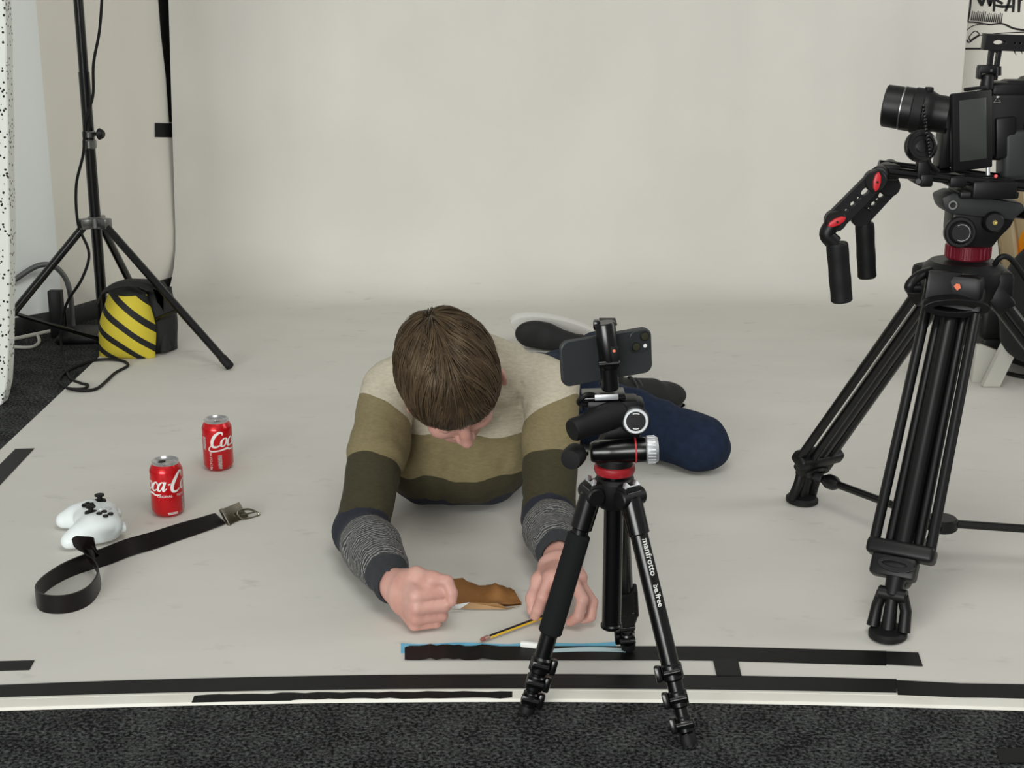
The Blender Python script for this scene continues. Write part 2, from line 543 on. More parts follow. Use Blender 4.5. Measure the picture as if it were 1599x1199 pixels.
# ------------------------------------------------------------------ white batten in front of the paper
mb = MB(); xs = [-1.9 + i * 0.1 for i in range(39)]
prof = [(-0.001, 0.0), (-0.001, 0.0032), (-0.011, 0.0042), (-0.0125, 0.0034), (-0.014, 0.0042), (-0.033, 0.0046), (-0.038, 0.004), (-0.041, 0.0)]
for x in xs:
    for (a, z) in prof: mb.v.append((x, dfront(x) + a, z))
K = len(prof)
for i in range(len(xs) - 1):
    for j in range(K - 1):
        q = i * K + j; mb.f.append((q, q + K, q + K + 1, q + 1)); mb.m.append(0)
M_BATTEN = mat('white_painted_batten', rgb(236, 235, 228), 0.45, noise=(9, rgb(222, 217, 204), 0.5), bump=(40, 0.15, 0.002))
solo('wooden_batten', mb, M_BATTEN, (0, 2.03, 0), 'long white painted batten along the front edge of the paper sheet', 'batten', smooth=25)

# ------------------------------------------------------------------ tapes
M_TAPE = mat('black_cloth_tape', rgb(10, 10, 11), 0.55, spec=0.3, noise=(30, rgb(15, 15, 16), 0.5), bump=(700, 0.15, 0.0006))
M_TAPEG = mat('black_glossy_tape', rgb(9, 9, 10), 0.5, spec=0.2, bump=(35, 0.3, 0.002))


def strip(name, top, bot, m, label, z=0.0036, th=0.0005, group='strips of black tape', wob=0.0, cat='tape'):
    """tape on the floor: its far and near edges as pixel polylines of equal length"""
    A = [fl(*p, z) for p in top]; B = [fl(*p, z) for p in bot]; mb = MB(); k = len(A); vs = []; fs = []
    for i in range(k):
        w = V((0, 0, wob * random.random() * (i < 15)))
        vs += [A[i] + w, B[i] + w, B[i] + w + V((0, 0, th)), A[i] + w + V((0, 0, th))]
    for i in range(k - 1):
        for j in range(4):
            a = i * 4; c = a + 4; q = (j + 1) % 4; fs.append((a + j, a + q, c + q, c + j))
    fs += [(3, 2, 1, 0), tuple(k * 4 - 4 + j for j in range(4))]
    mb.add(vs, fs); c = sum(A, V()) / k
    return solo(name, mb, m, V((c.x, c.y, z)), label, cat, group)


X0 = list(range(-400, 1401, 100))
yt = lambda x: 1052.5 + 17.0 * ((x - 830) / 830) ** 2
yb = lambda x: 1075.0 + 13.5 * ((x - 830) / 830) ** 2
strip('black_tape', [(x, yt(x)) for x in X0], [(x, yb(x)) for x in X0], M_TAPE, 'longest black tape strip running along the front edge of the paper')
strip('black_tape', [(1398, 1062), (1500, 1067), (1620, 1069), (1800, 1076)], [(1402, 1085), (1500, 1089), (1620, 1091), (1800, 1098)], M_TAPE, 'black tape strip at the right end, continuing the front edge strip', z=0.0043)
xs = [632, 640] + list(range(654, 770, 9)) + list(range(780, 1390, 42)) + [1384]
y2t = lambda x: 1009 if x < 1100 else 1009 + (x - 1100) * 0.027
y2b = lambda x: 1031 if x < 1100 else 1031 + (x - 1100) * 0.028
strip('black_tape', [(x, y2t(x) + (3 if x < 640 else 0)) for x in xs], [(x, y2b(x)) for x in xs], M_TAPEG, 'crinkled black tape strip edged with blue beneath the pencil and hands', wob=0.005)
strip('black_tape', [(1384, 1017), (1434, 1019)], [(1384, 1037), (1441, 1040)], M_TAPE, 'short black tape piece with slanted end near the big tripod front foot', z=0.0043)
strip('black_tape', [(1113, 1029), (1152, 1029)], [(1119, 1055), (1158, 1055)], M_TAPE, 'short black tape crosspiece bridging the two long tape strips', z=0.0043)
strip('black_tape', [(-60, 1034), (54, 1031)], [(-60, 1049), (46, 1046)], M_TAPE, 'small black tape piece with slanted end at the left front of the paper')
strip('black_tape', [(24, 701), (-60, 785)], [(54, 700), (-40, 800)], M_TAPE, 'black tape strip stuck diagonally on the left paper edge beside the dark carpet')
strip('black_tape', [(1555, 1170), (1640, 1166)], [(1562, 1192), (1660, 1190)], M_TAPE, 'black tape patch stuck on the dark carpet at the lower right corner', z=0.002, th=0.001)
# tape remnant along the batten
mb = MB(); vs = []; fs = []; k = 26
for i in range(k + 1):
    X_ = fl(300 + 500 * i / k, 1094, 0.005).x
    p = V((X_, dfront(X_) - 0.0145 - 0.003 * (i % 3 == 0) - 0.003 * random.random(), 0.0052)); f = V((X_, dfront(X_) - 0.0385 + 0.004 * random.random() * (i > 8), 0.0046))
    vs += [p, f, f - V((0, 0, 0.0012)), p - V((0, 0, 0.0012))]
for i in range(k):
    for j in range(4):
        a = i * 4; c = a + 4; q = (j + 1) % 4; fs.append((a + j, c + j, c + q, a + q))
fs += [(0, 1, 2, 3), (k * 4 + 3, k * 4 + 2, k * 4 + 1, k * 4)]
mb.add(vs, fs)
solo('tape_remnant', mb, M_TAPEG, fl(550, 1097, 0.009), 'torn black tape remnant stuck along the white batten', 'tape', 'strips of black tape')
# blue tape under the crinkled strip
M_BLUE = mat('blue_tape', rgb(92, 176, 214), 0.5, noise=(40, rgb(120, 190, 220), 0.5))
M_PALEB = mat('pale_blue_film', rgb(196, 222, 228), 0.35)
xs = list(range(626, 990, 28))
strip('blue_tape', [(x, 1004.5 + 1.6 * math.sin(x * .05) - (0 if x < 900 else 1)) for x in xs], [(x, 1020 if x < 660 else 1014) for x in xs], M_BLUE, 'bright blue tape strip showing behind the crinkled black tape', z=0.0031, group=None)
xs = list(range(862, 985, 20))
strip('plastic_film', [(x, 1013.5 - 3 * math.sin((x - 862) / 122 * 3.1)) for x in xs], [(x, 1018.5 - 1.5 * math.sin((x - 862) / 122 * 3.1)) for x in xs], M_PALEB, 'pale blue film sliver on the black tape behind the phone tripod', z=0.0045, group=None, cat='film')
# white stick by the tape
mb = MB(); a = fl(813, 1005, 0.0085); c = fl(846, 1008.5, 0.0085); d = (c - a).normalized()
mb.box((a + c) / 2, ((c - a).length, 0.009, 0.009), (d, V((0, 0, 1)).cross(d), (0, 0, 1)), 0.002)
solo('chalk_stick', mb, mat('white_chalk', rgb(238, 238, 234), 0.8), (a + c) / 2 - V((0, 0, .0045)), 'short white stick lying on the blue tape edge', 'stick')

# ------------------------------------------------------------------ tape strips on the wall next to the paper
dW = (WB - WC).normalized(); nW = V((dW.y, -dW.x, 0))


def onwall(px, py, off=0.002):
    """pixel -> the slanting wall left of the paper"""
    o = V((0, 0, CAMH)); d = ray(px, py); t = (WC + nW * off - o).dot(nW) / d.dot(nW); return o + d * t


def wallpatch(name, px, m, label, cat, group=None):
    P = [onwall(*p) for p in px]; mb = MB(); k = len(P)
    mb.add(P + [p + nW * 0.0015 for p in P], [tuple(range(k - 1, -1, -1)), tuple(range(k, 2 * k))] + [(i, (i + 1) % k, (i + 1) % k + k, i + k) for i in range(k)])
    return solo(name, mb, m, P[0], label, cat, group)


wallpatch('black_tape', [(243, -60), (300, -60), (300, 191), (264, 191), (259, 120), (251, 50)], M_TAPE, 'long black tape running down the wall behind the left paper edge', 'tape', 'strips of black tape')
wallpatch('black_tape', [(242, 192), (300, 193), (300, 215), (242, 214)], M_TAPE, 'short square black tape tab on the wall at the left paper edge', 'tape', 'strips of black tape')

# ------------------------------------------------------------------ mural drawing on the back wall, right of the paper
M_INK = mat('black_mural_paint', rgb(20, 19, 18), 0.7)
mb = MB()


def mural(pts, w, n=6):
    P = [at(*p, 5.298) for p in (pts if n < 2 else [tuple(v)[:2] for v in spline([V((a, b, 0)) for a, b in pts], n)])]
    k = len(P); ws = w if hasattr(w, '__len__') else [w] * k
    if len(ws) != k: ws = list(np.interp(np.linspace(0, 1, k), np.linspace(0, 1, len(ws)), ws))
    vs = []; fs = []
    for i in range(k):
        t = P[min(i + 1, k - 1)] - P[max(i - 1, 0)]; s = V((-t.z, 0, t.x)).normalized() * (ws[i] * 0.00225 / 2)
        vs += [P[i] - s, P[i] + s]
    for i in range(k - 1): fs.append((2 * i, 2 * i + 2, 2 * i + 3, 2 * i + 1))
    mb.add(vs, fs)


mural([(1524, -40), (1528, -6), (1533, 9)], [7, 7, 3]); mural([(1533, 9), (1540, -10), (1544, -24)], [4, 6, 6])
mural([(1541, -24), (1543, -4), (1546, 10)], [5, 6, 4]); mural([(1546, 9), (1552, -12), (1558, -36)], [4, 5, 5])
mural([(1552, 18), (1553, -4), (1554, -36)], [4, 4, 4]); mural([(1554, 8), (1564, 10), (1580, 10)], [3, 4, 4])
mural([(1553, -34), (1566, -30), (1564, -10), (1555, -2), (1566, 6)], 4)
mural([(1570, 18), (1576, 2), (1582, -30)], [4, 5, 4]); mural([(1582, -30), (1583, -4), (1582, 19)], [4, 5, 4])
mural([(1591, 19), (1592, -4), (1594, -36)], [4, 5, 5]); mural([(1593, -30), (1606, -28), (1606, -8), (1593, 0)], 4)
mural([(1519, -40), (1515, 12), (1511, 34)], [2, 3, 3]); mural([(1511, 34), (1525, 35), (1545, 38), (1565, 37), (1582, 44), (1599, 47), (1640, 52)], [2, 2.5, 3, 3])
for i in range(17): mural([(1519 + i * 2.9, 17 + (3 if i > 7 else 0) + (i % 3)), (1516.5 + i * 2.9, 32 + i * 0.25)], [1.2, 2], 1)
mural([(1509, 48), (1518, 41), (1530, 38), (1545, 38)], [1, 1.5, 1.5]); mural([(1510, 62), (1513, 66), (1522, 60), (1530, 55)], [2, 2.5, 1.5])
mural([(1513, 58), (1520, 50), (1525, 49), (1529, 54), (1522, 58), (1515, 63), (1513, 58)], 1.5)
mural([(1529, 54), (1536, 55), (1560, 52), (1600, 50)], 1.5)
mural([(1480, 76), (1540, 76), (1600, 77), (1700, 78)], 3)
mural([(1583, 78), (1587, 86)], [2, .5], 2); mural([(1594, 79), (1597, 84)], [2, .5], 2)
solo('wall_mural', mb, M_INK, at(1550, 40, 5.298), 'black hand-painted mural lettering and outlines on the wall right of the paper', 'mural')
# ================================================================== soda cans
M_CAN = mat('red_lacquered_can', rgb(196, 10, 22), 0.28, 0.35, 0.5, coat=0.3)
M_CANTOP = mat('can_aluminium', rgb(206, 206, 208), 0.28, 1.0)
M_DARK = mat('dark_opening', rgb(8, 7, 7), 0.6)
M_PANEL = mat('pale_label_panel', rgb(196, 190, 186), 0.5)
CR = 0.0331


def stroke2(pts, ws, n=6):
    P = [tuple(v)[:2] for v in spline([V((a, b, 0)) for a, b in pts], n)]; k = len(P)
    W = list(np.interp(np.linspace(0, 1, k), np.linspace(0, 1, len(ws)), ws)); out = []
    for i in range(k):
        tx = P[min(i + 1, k - 1)][0] - P[max(i - 1, 0)][0]; ty = P[min(i + 1, k - 1)][1] - P[max(i - 1, 0)][1]; l = math.hypot(tx, ty) or 1
        out.append(((P[i][0] - ty / l * W[i] / 2, P[i][1] + tx / l * W[i] / 2), (P[i][0] + ty / l * W[i] / 2, P[i][1] - tx / l * W[i] / 2)))
    return out


def script_logo():
    """flowing script, unit = cap height 1; returns list of strokes"""
    S = []
    sl = lambda p: (p[0] + 0.22 * p[1], p[1])
    st = lambda pts, ws: S.append(stroke2([sl(p) for p in pts], ws))
    # big C with a swash running under the word
    st([(0.62, 0.80), (0.56, 0.98), (0.36, 1.0), (0.14, 0.76), (0.06, 0.38), (0.16, 0.06), (0.42, 0.02), (0.66, 0.16)], [.05, .12, .16, .2, .2, .17, .12, .04])
    st([(0.10, 0.20), (-0.06, -0.12), (0.10, -0.30), (0.60, -0.26), (1.10, -0.16), (1.40, -0.26), (1.75, -0.20)], [.04, .08, .10, .09, .14, .10, .03])
    def o(x): st([(x + .16, .60), (x, .42), (x + .02, .10), (x + .18, .04), (x + .32, .24), (x + .30, .52), (x + .16, .60)], [.06, .14, .14, .06, .12, .12, .06])
    def c(x): st([(x + .32, .46), (x + .20, .60), (x + .02, .40), (x + .04, .08), (x + .20, .03), (x + .40, .20)], [.10, .07, .15, .14, .08, .04])
    def a(x):
        st([(x + .30, .56), (x + .14, .58), (x, .36), (x + .04, .06), (x + .18, .08), (x + .32, .5)], [.06, .08, .15, .12, .06, .06])
        st([(x + .34, .62), (x + .31, .2), (x + .36, .03), (x + .52, .2)], [.15, .14, .10, .04])
    o(.66); c(1.10); a(1.50)
    st([(2.04, .42), (2.18, .47)], [.09, .07])
    st([(2.86, 0.80), (2.80, 1.12), (2.62, 1.16), (2.42, 0.80), (2.30, 0.36), (2.38, 0.00), (2.62, -0.06), (2.84, 0.10)], [.05, .11, .16, .2, .2, .17, .12, .04])
    o(2.92)
    st([(3.36, .06), (3.56, .9), (3.48, 1.12), (3.38, .9), (3.38, .2), (3.5, .02), (3.66, .16)], [.05, .06, .08, .13, .14, .1, .04])
    a(3.68)
    return S


def make_can(px, py, turn, tabturn, label):
    p = fl(px, py, PZ); R = thing('soda_can', p, label, 'can', 'red soda cans')
    H = 0.1152; mb = MB()
    mb.lathe([(0, 0.004), (0.020, 0.003), (0.0235, 0.0), (0.026, 0.0015), (0.031, 0.0075), (CR, 0.013), (CR, 0.095), (0.0322, 0.099), (0.0285, 0.1065), (0.0268, 0.1095)], p, (0, 0, 1), 48, (1, 0, 0))
    part(R, 'body', mb, M_CAN, smooth=40)
    mb = MB(); mb.lathe([(0.0268, 0.1095), (0.0272, 0.112), (0.0276, 0.1145), (0.0268, 0.1152), (0.0258, 0.1142), (0.0238, 0.1105), (0.022, 0.1095), (0, 0.1095)], p, (0, 0, 1), 48)
    mb.lathe([(0.0225, 0.1097), (0.0205, 0.1108), (0.019, 0.1097)], p, (0, 0, 1), 40)
    part(R, 'can_lid', mb, M_CANTOP, smooth=50)
    th = turn + tabturn; dx, dy = math.cos(th), math.sin(th)
    mb = MB(); mb.lathe([(0, 0.0004), (0.0085, 0.0004)], p + V((dx * .0105, dy * .0105, 0.1096)), (0, 0, 1), 24, (dx, dy, 0), ell=0.8)
    part(R, 'drinking_hole', mb, M_DARK)
    mb = MB(); o = p + V((0, 0, 0.1104)); X, Y = V((dx, dy, 0.16)).normalized(), V((-dy, dx, 0))
    ol = [(-.014 + .0065 * math.cos(t) * (1.6 if abs(t - math.pi) > 1.57 else 1), .0075 * math.sin(t)) for t in np.linspace(0, 2 * math.pi, 24, endpoint=False)]
    ol2 = [(-.0155 + .003 * math.cos(t), .004 * math.sin(t)) for t in np.linspace(0, 2 * math.pi, 16, endpoint=False)]
    v, f = curve_mesh([ol, ol2], 0.0005); vv, ff = place2d((v, f), o, X, Y); mb.add(vv, ff)
    part(R, 'pull_tab', mb, M_CANTOP)

    def wrap(u, h, off=0.00025):
        t = turn + u / CR; rr = CR + off; return p + V((rr * math.cos(t), rr * math.sin(t), h))
    mb = MB(); s = 0.0355
    for S in script_logo():
        vs = []; fs = []
        for a, c in S: vs += [wrap(a[0] * s, 0.0585 + a[1] * s * .92), wrap(c[0] * s, 0.0585 + c[1] * s * .92)]
        for i in range(len(S) - 1): fs.append((2 * i, 2 * i + 1, 2 * i + 3, 2 * i + 2))
        mb.add(vs, fs)
    part(R, 'script_lettering', mb, M_WHITE, 'white flowing script around the can', smooth=0)
    mb = MB()
    for t, size, u0, h0 in (('ORIGINAL', 0.0068, 0.052, 0.0455), ('TASTE', 0.0068, 0.092, 0.0455)):
        v, f = text_mesh(t, size); mb.add([wrap(q.x * 1.0 + u0, q.y + h0) for q in v], f)
    part(R, 'small_print', mb, M_WHITE, smooth=0)
    mb = MB(); v, f = text_mesh('RECYCLE ME', 0.0072); mb.add([wrap(-q.y + 0.003, q.x + 0.006) for q in v], f)
    part(R, 'recycling_print', mb, M_WHITE, smooth=0)
    mb = MB()
    for k in range(2): mb.add([wrap(.072 + i * .002, .0085 + k * .0026 + j * .0014) for j in (0, 1) for i in range(11)], [(i, i + 1, i + 12, i + 11) for i in range(10)])
    part(R, 'fine_print_lines', mb, M_WHITE, smooth=0)
    for u0, w, h0, hh in ((0.0165, 0.0085, 0.008, 0.032), (0.106, 0.012, 0.012, 0.03), (-0.022, 0.010, 0.05, 0.03)):
        mb = MB(); ks = 6; jj = 8
        for j in range(jj + 1):
            for i in range(ks + 1): mb.v.append(tuple(wrap(u0 + w * i / ks, h0 + hh * j / jj, 0.0002)))
        o = len(mb.v) - (ks + 1) * (jj + 1)
        for j in range(jj):
            for i in range(ks): q = o + j * (ks + 1) + i; mb.f.append((q, q + 1, q + ks + 2, q + ks + 1)); mb.m.append(0)
        part(R, 'label_panel', mb, mat('label_panel_print', rgb(200, 194, 190), 0.5, noise=(600, rgb(120, 60, 60), 0.3)), smooth=0)
    return R


# angle where the lettering starts (left end of the word), seen from the camera
make_can(263.5, 801, math.radians(-203), math.radians(-15), 'red soda can standing nearer the belt buckle, in front of the other can')
make_can(342.0, 730, math.radians(-108), math.radians(40), 'red soda can standing farther back, farther from the game controller')

# ================================================================== game controller
M_PAD = mat('white_controller_shell', rgb(228, 234, 235), 0.45)
c0 = fl(150, 836, PZ); F = V((0.93, 0.36, 0)).normalized(); LF = V((-F.y, F.x, 0)); UP = V((0, 0, 1))
P_ = lambda l, f, u: c0 + LF * l + F * f + UP * u
S = Solid(c0 - V((.115, .125, .0)), c0 + V((.115, .125, .075)), 0.0018)
ax = (LF, F, UP)
g_ = .88
Q2 = lambda l, f, u: P_(l * g_, f * g_, u * g_ + .001)
S.ell(Q2(0, .002, .041), (.064, .042, .020), ax, 0.01)
for q in (-1, 1):
    S.ell(Q2(q * .044, .008, .041), (.036, .040, .020), ax, 0.012)
    S.ell(Q2(q * .048, .010, .022), (.024, .036, .021), ax, 0.014)
    S.chain([Q2(q * .050, -.008, .031), Q2(q * .060, -.036, .025), Q2(q * .066, -.060, .0195)], [.026, .0225, .0175], 0.014)
    S.ell(Q2(q * .046, .040, .034), (.024, .013, .013), ax, 0.006)
S.ell(Q2(0, .036, .036), (.03, .014, .014), ax, 0.01)
S.floor(PZ + .0005)
pts, q = S.mesh()
R = thing('game_controller', c0, 'white game controller with black sticks lying beside the looped belt', 'game controller')
solid_obj('shell', pts, q, M_PAD, c0, R)
ztop = lambda l, f: max(pts[(np.hypot((pts - np.array(P_(l * .88, f * .88, 0)))[:, 0], (pts - np.array(P_(l * .88, f * .88, 0)))[:, 1]) < 0.004)][:, 2])
def on(l, f, dz=0): p = P_(l * .88, f * .88, 0); p.z = ztop(l, f) + dz; return p
tilt = V((0, 0, 1))
for l, f in ((.046, .018), (-.022, -.008)):
    mb = MB(); o = on(l, f, -0.003)
    mb.lathe([(.0125, 0), (.012, .003), (.005, .0045), (.005, .011), (.0095, .012), (.0098, .0145), (.008, .0152), (.004, .0142), (0, .0142)], o, tilt, 28)
    part(R, 'thumbstick', mb, M_RUBBER)
mb = MB(); o = on(.024, -.010, -.001); mb.lathe([(.0125, 0), (.012, .0022), (.009, .0016), (0, .0014)], o, UP, 28)
for a_, c_ in ((LF, F), (F, LF)): mb.box(o + UP * .003, (.022, .0075, .003), (a_, UP.cross(a_), UP), .001)
part(R, 'direction_pad', mb, M_BLACK)
for l, f in ((-.046, .007), (-.046, .031), (-.034, .019), (-.058, .019)):
    mb = MB(); mb.lathe([(.0056, 0), (.0056, .0022), (.0045, .0032), (0, .0036)], on(l, f, -.0008), UP, 20); part(R, 'face_button', mb, M_BLACK)
for l, f in ((.012, .013), (-.012, .013), (0, .004)):
    mb = MB(); mb.lathe([(.0032, 0), (.003, .0015), (0, .0018)], on(l, f, -.0006), UP, 16); part(R, 'menu_button', mb, M_PAD)
mb = MB(); mb.lathe([(.0075, 0), (.007, .001), (0, .0012)], on(0, .030, -.0008), UP, 24); part(R, 'home_button', mb, mat('grey_button', rgb(200, 204, 205), 0.3))
for s_ in (-1, 1):
    mb = MB(); mb.box(P_(s_ * .040, .047, .026), (.028, .016, .013), ax, .004); part(R, 'trigger', mb, M_PAD)

# ================================================================== belt
M_LEATHER = mat('dark_brown_leather', rgb(15, 10, 10), 0.33, spec=0.3, bump=(260, 0.15, 0.001))
M_BUCKLE = mat('worn_steel_buckle', rgb(150, 144, 132), 0.32, 1.0)
BW = 0.034
seq = [  # px, py of the lower edge, height of the lower edge, lean of the strap (0 standing, 1 flat)
    (352, 817, .004, .75), (322, 829, .002, .62), (285, 842, .001, .5), (245, 856, .001, .42), (205, 868, .001, .3), (168, 882, .001, .15), (137, 891, 0, 0), (105, 903, 0, -.05), (80, 917, 0, -.08),
    (63, 932, 0, -.05), (58, 945, 0, 0), (68, 955, 0, 0), (92, 958, 0, 0), (118, 954, 0, 0), (140, 943, 0, 0), (153, 927, 0, 0), (157, 911, .002, 0.05), (154, 897, .006, .15), (148, 886, .013, .3), (147, 876, .022, .40), (153, 868, .030, .35), (153, 863, .033, .25), (144, 861, .036, .2), (130, 861, .038, .15), (117, 858, .040, .15)]
ctr = []; wid = []
for px, py, z, lean in seq: ctr.append(fl(px, py, z + PZ)); wid.append(lean)
cs = spline(ctr, 5); ws = list(np.interp(np.linspace(0, len(wid) - 1, len(cs)), range(len(wid)), wid)); pp = []; sd = []
for i in range(len(cs)):
    t = (cs[min(i + 1, len(cs) - 1)] - cs[max(i - 1, 0)]); t.z = 0; t.normalize(); nn = V((t.y, -t.x, 0))  # to the right of travel
    a = ws[i] * math.pi / 2; w = (V((0, 0, 1)) * math.cos(a) + nn * math.sin(a)) * BW
    if i > len(cs) * 0.5: w = (V((0, 0, 1)) * math.cos(a) - nn * math.sin(a)) * BW
    k = min(1.0, 0.45 + (len(cs) - 1 - i) * 0.16)
    pp.append(cs[i] + w / 2); sd.append(w * k)
R = thing('leather_belt', fl(110, 940, PZ), 'dark brown leather belt lying in a loop with a metal buckle', 'belt')
mb = MB(); mb.ribbon(pp, sd, 0.0032); part(R, 'strap', mb, M_LEATHER, smooth=40)
mb = MB(); a = fl(352, 812, .012); c = fl(378, 801, .010); d = (c - a).normalized(); yv = V((0.25, 0.93, 0.30)).normalized(); yv = (yv - d * yv.dot(d)).normalized(); nz = d.cross(yv)
mb.box((a + c) / 2 + UP * .006, ((c - a).length + .006, .036, .007), (d, yv, nz), .002)
mb.box(a + UP * .006, (.006, .039, .009), (d, yv, nz), .002); mb.box(c + UP * .006 - yv * .012, (.012, .012, .006), (d, yv, nz), .002)
part(R, 'buckle_plate', mb, M_BUCKLE)
mb = MB(); a2 = fl(372, 801, .02); e = V((.93, .36, 0)).normalized(); g = V((.42, -.90, -.12)).normalized(); o = fl(374, 800, .019)
q4 = [fl(371, 800, .020), fl(391, 799, .016), fl(405, 803, .008), fl(379, 806, .010)]
q4 = [fl(371, 799, .022), fl(389, 795, .018), fl(405, 804, .004), fl(380, 810, .006)]
mb.tube(spline(q4, 5, True), .0024, 10, True); mb.tube([q4[0] * .5 + q4[3] * .5, q4[1] * .5 + q4[2] * .5], .0018, 8)
part(R, 'buckle_frame', mb, M_BUCKLE)

# ================================================================== pencil, paper pouch
a = fl(751, 999, .006 + PZ); c = fl(836, 966, .009 + PZ); d = (c - a).normalized(); tip = a + d * 0.186; tip.z = PZ + .008
d = (tip - a).normalized(); R = thing('pencil', V((a.x, a.y, PZ)), 'yellow and black striped pencil with eraser end, held under the fingers', 'pencil')
M_YEL = mat('yellow_pencil_paint', rgb(226, 182, 40), 0.35); M_BLK = mat('black_pencil_paint', rgb(22, 20, 22), 0.35)
x, y, ax_ = frame(d, (0, 0, 1)); r0 = 0.0038; mb = MB(); hexp = []
for i in range(6): t = math.pi / 3 * i + math.pi / 6; hexp.append(x * math.cos(t) * r0 + y * math.sin(t) * r0)
A = [a + d * .016 + h for h in hexp]; B = [a + d * .162 + h for h in hexp]; C = [a + d * .181 + h * .22 for h in hexp]
for i in range(6):
    mb.cur = i % 2; mb.add([A[i], A[(i + 1) % 6], B[(i + 1) % 6], B[i]], [(0, 1, 2, 3)])
part(R, 'barrel', mb, [M_YEL, M_BLK], smooth=0)
mb = MB(); mb.rod(a + d * .007, a + d * .017, .0039, n=16); part(R, 'ferrule', mb, mat('pink_tin_ferrule', rgb(196, 160, 150), 0.35, 0.8))
mb = MB(); mb.lathe([(0, -.001), (.0026, 0), (.0035, .0015), (.0036, .008)], a, d, 16); part(R, 'eraser', mb, mat('brown_eraser', rgb(140, 84, 74), 0.8))
mb = MB()
for i in range(6): mb.add([B[i], B[(i + 1) % 6], C[(i + 1) % 6], C[i]], [(0, 1, 2, 3)])
mb.add(C, [tuple(range(6))]); part(R, 'sharpened_tip', mb, mat('bare_wood', rgb(206, 164, 112), 0.7), smooth=0)

# crumpled brown paper
M_KRAFT = mat('brown_kraft_paper', rgb(146, 98, 44), 0.6, noise=(25, rgb(128, 84, 38), 0.5), bump=(90, 0.25, 0.002))
top = [(690, 914), (705, 908), (722, 906), (736, 909), (748, 914), (760, 916), (772, 922), (785, 919), (796, 917), (802, 921), (812, 940)]
low = [(684, 945), (705, 947), (725, 946), (742, 946), (757, 946.5), (768, 947), (776, 946.5), (786, 946), (796, 946), (806, 945), (815, 944)]
mb = MB(); vs = []; K = 10; k = len(top)
for i in range(k):
    A = fl(*top[i], .004); B = fl(*low[i], .004)
    for j in range(K + 1):
        t = j / K; hump = math.sin(math.pi * min(1, t * 1.05)) * (.016 + .009 * math.sin(i * 1.3) + .003 * math.sin(i * 2.7 + j)) * min(1, (k - 1 - i) / 1.5 + .15)
        p = A.lerp(B, t); p.z += max(0, hump) + .003 * (t > .85); vs.append(p)
fs = []
for i in range(k - 1):
    for j in range(K): q = i * (K + 1) + j; fs.append((q, q + 1, q + K + 2, q + K + 1))
mb.add(vs, fs); n0 = len(vs)
mb.add([V((v.x, v.y, PZ + .0008)) for v in vs], [f[::-1] for f in fs])
R = thing('paper_pouch', fl(750, 947, PZ), 'crumpled brown kraft paper pouch lying between the two hands', 'pouch')
part(R, 'crumpled_sheet', mb, M_KRAFT, smooth=50)
mb = MB(); A = [fl(705, 940, .020), fl(733, 936, .022), fl(719, 945, .012), fl(700, 945, .012)]
A = [p + V((0, -.012, 0.0)) for p in A]
mb.add(A + [p - UP * .0006 for p in A], [(0, 1, 2, 3), (7, 6, 5, 4)] + [(i, i + 4, (i + 1) % 4 + 4, (i + 1) % 4) for i in range(4)]); part(R, 'white_paper_flap', mb, mat('white_paper', rgb(232, 234, 236), 0.5), smooth=0)
mb = MB(); A = [(700, 947.5), (735, 939), (776, 940), (792, 947.0), (815, 944.5), (790, 949), (740, 949)]
P = [fl(*p, .006 + (.010 if i in (1, 2) else 0)) + V((0, -.004, 0)) for i, p in enumerate(A)]
mb.add(P + [p - UP * .0006 for p in P], [(6, 5, 4, 3, 2, 1, 0), tuple(range(7, 14))]); part(R, 'folded_edge', mb, mat('pale_kraft_paper', rgb(158, 122, 80), 0.6), smooth=0)

# ================================================================== left side: light stand, sand bag, panel ...
sx_, sy_ = -1.197, 4.165
R = thing('light_stand', (sx_, sy_, PZ), 'tall black tripod light stand on the left, sandbag leaning at its legs', 'light stand')
SB = V((sx_, sy_, 0)); CZ = 0.372
mb = MB(); mb.rod(SB + UP * .02, SB + UP * .80, .0155, n=24); part(R, 'lower_pole', mb, M_TUBE)
mb = MB(); mb.rod(SB + UP * .78, SB + UP * 2.1, .0135, n=24); part(R, 'upper_pole', mb, M_TUBE)
M_CHROME = mat('grey_cast_collar', rgb(128, 128, 126), 0.3, 0.9)
mb = MB(); z0 = at(140, 232, sy_).z
mb.rod(SB + UP * z0, SB + UP * (z0 + .026), .0195, n=24, bev=.003); mb.rod(SB + UP * (z0 + .03), SB + UP * (z0 + .05), .0185, n=24, bev=.003); part(R, 'pole_clamp', mb, M_CHROME)
mb = MB(); o = SB + UP * (z0 + .042); mb.rod(o + V((.012, -.004, 0)), o + V((.034, -.010, 0)), .005); mb.rod(o + V((.03, -.009, 0)), o + V((.046, -.013, 0)), .017, .012, 12, .003); part(R, 'clamp_knob', mb, M_BLACK)
feet = [V((-.787, 3.93, .012)), V((-1.505, 3.87, .012)), V((-1.185, 4.60, .012))]
for i, ft in enumerate(feet):
    h = (ft - SB); h.z = 0; h.normalize(); top_ = SB + h * .042 + UP * (CZ - .006); mb = MB()
    mb.rod(top_, ft, .0115, n=18); lg = part(R, 'leg', mb, M_TUBE)
    mb = MB(); dd = (ft - top_).normalized(); mb.rod(ft - dd * .035, ft + dd * .004, .0128, n=18, bev=.003); part(lg, 'rubber_foot', mb, M_RUBBER)
    mid = top_.lerp(ft, .60); mb = MB(); mb.rod(mid, SB + h * .02 + UP * .035, .006, n=10); mb.ball(mid, .0085); part(R, 'brace', mb, M_TUBE)
    mb = MB(); mb.box(SB + h * .034 + UP * (CZ + .004), (.034, .030, .030), (h, UP.cross(h), UP), .004); part(R, 'leg_bracket', mb, M_CHROME)
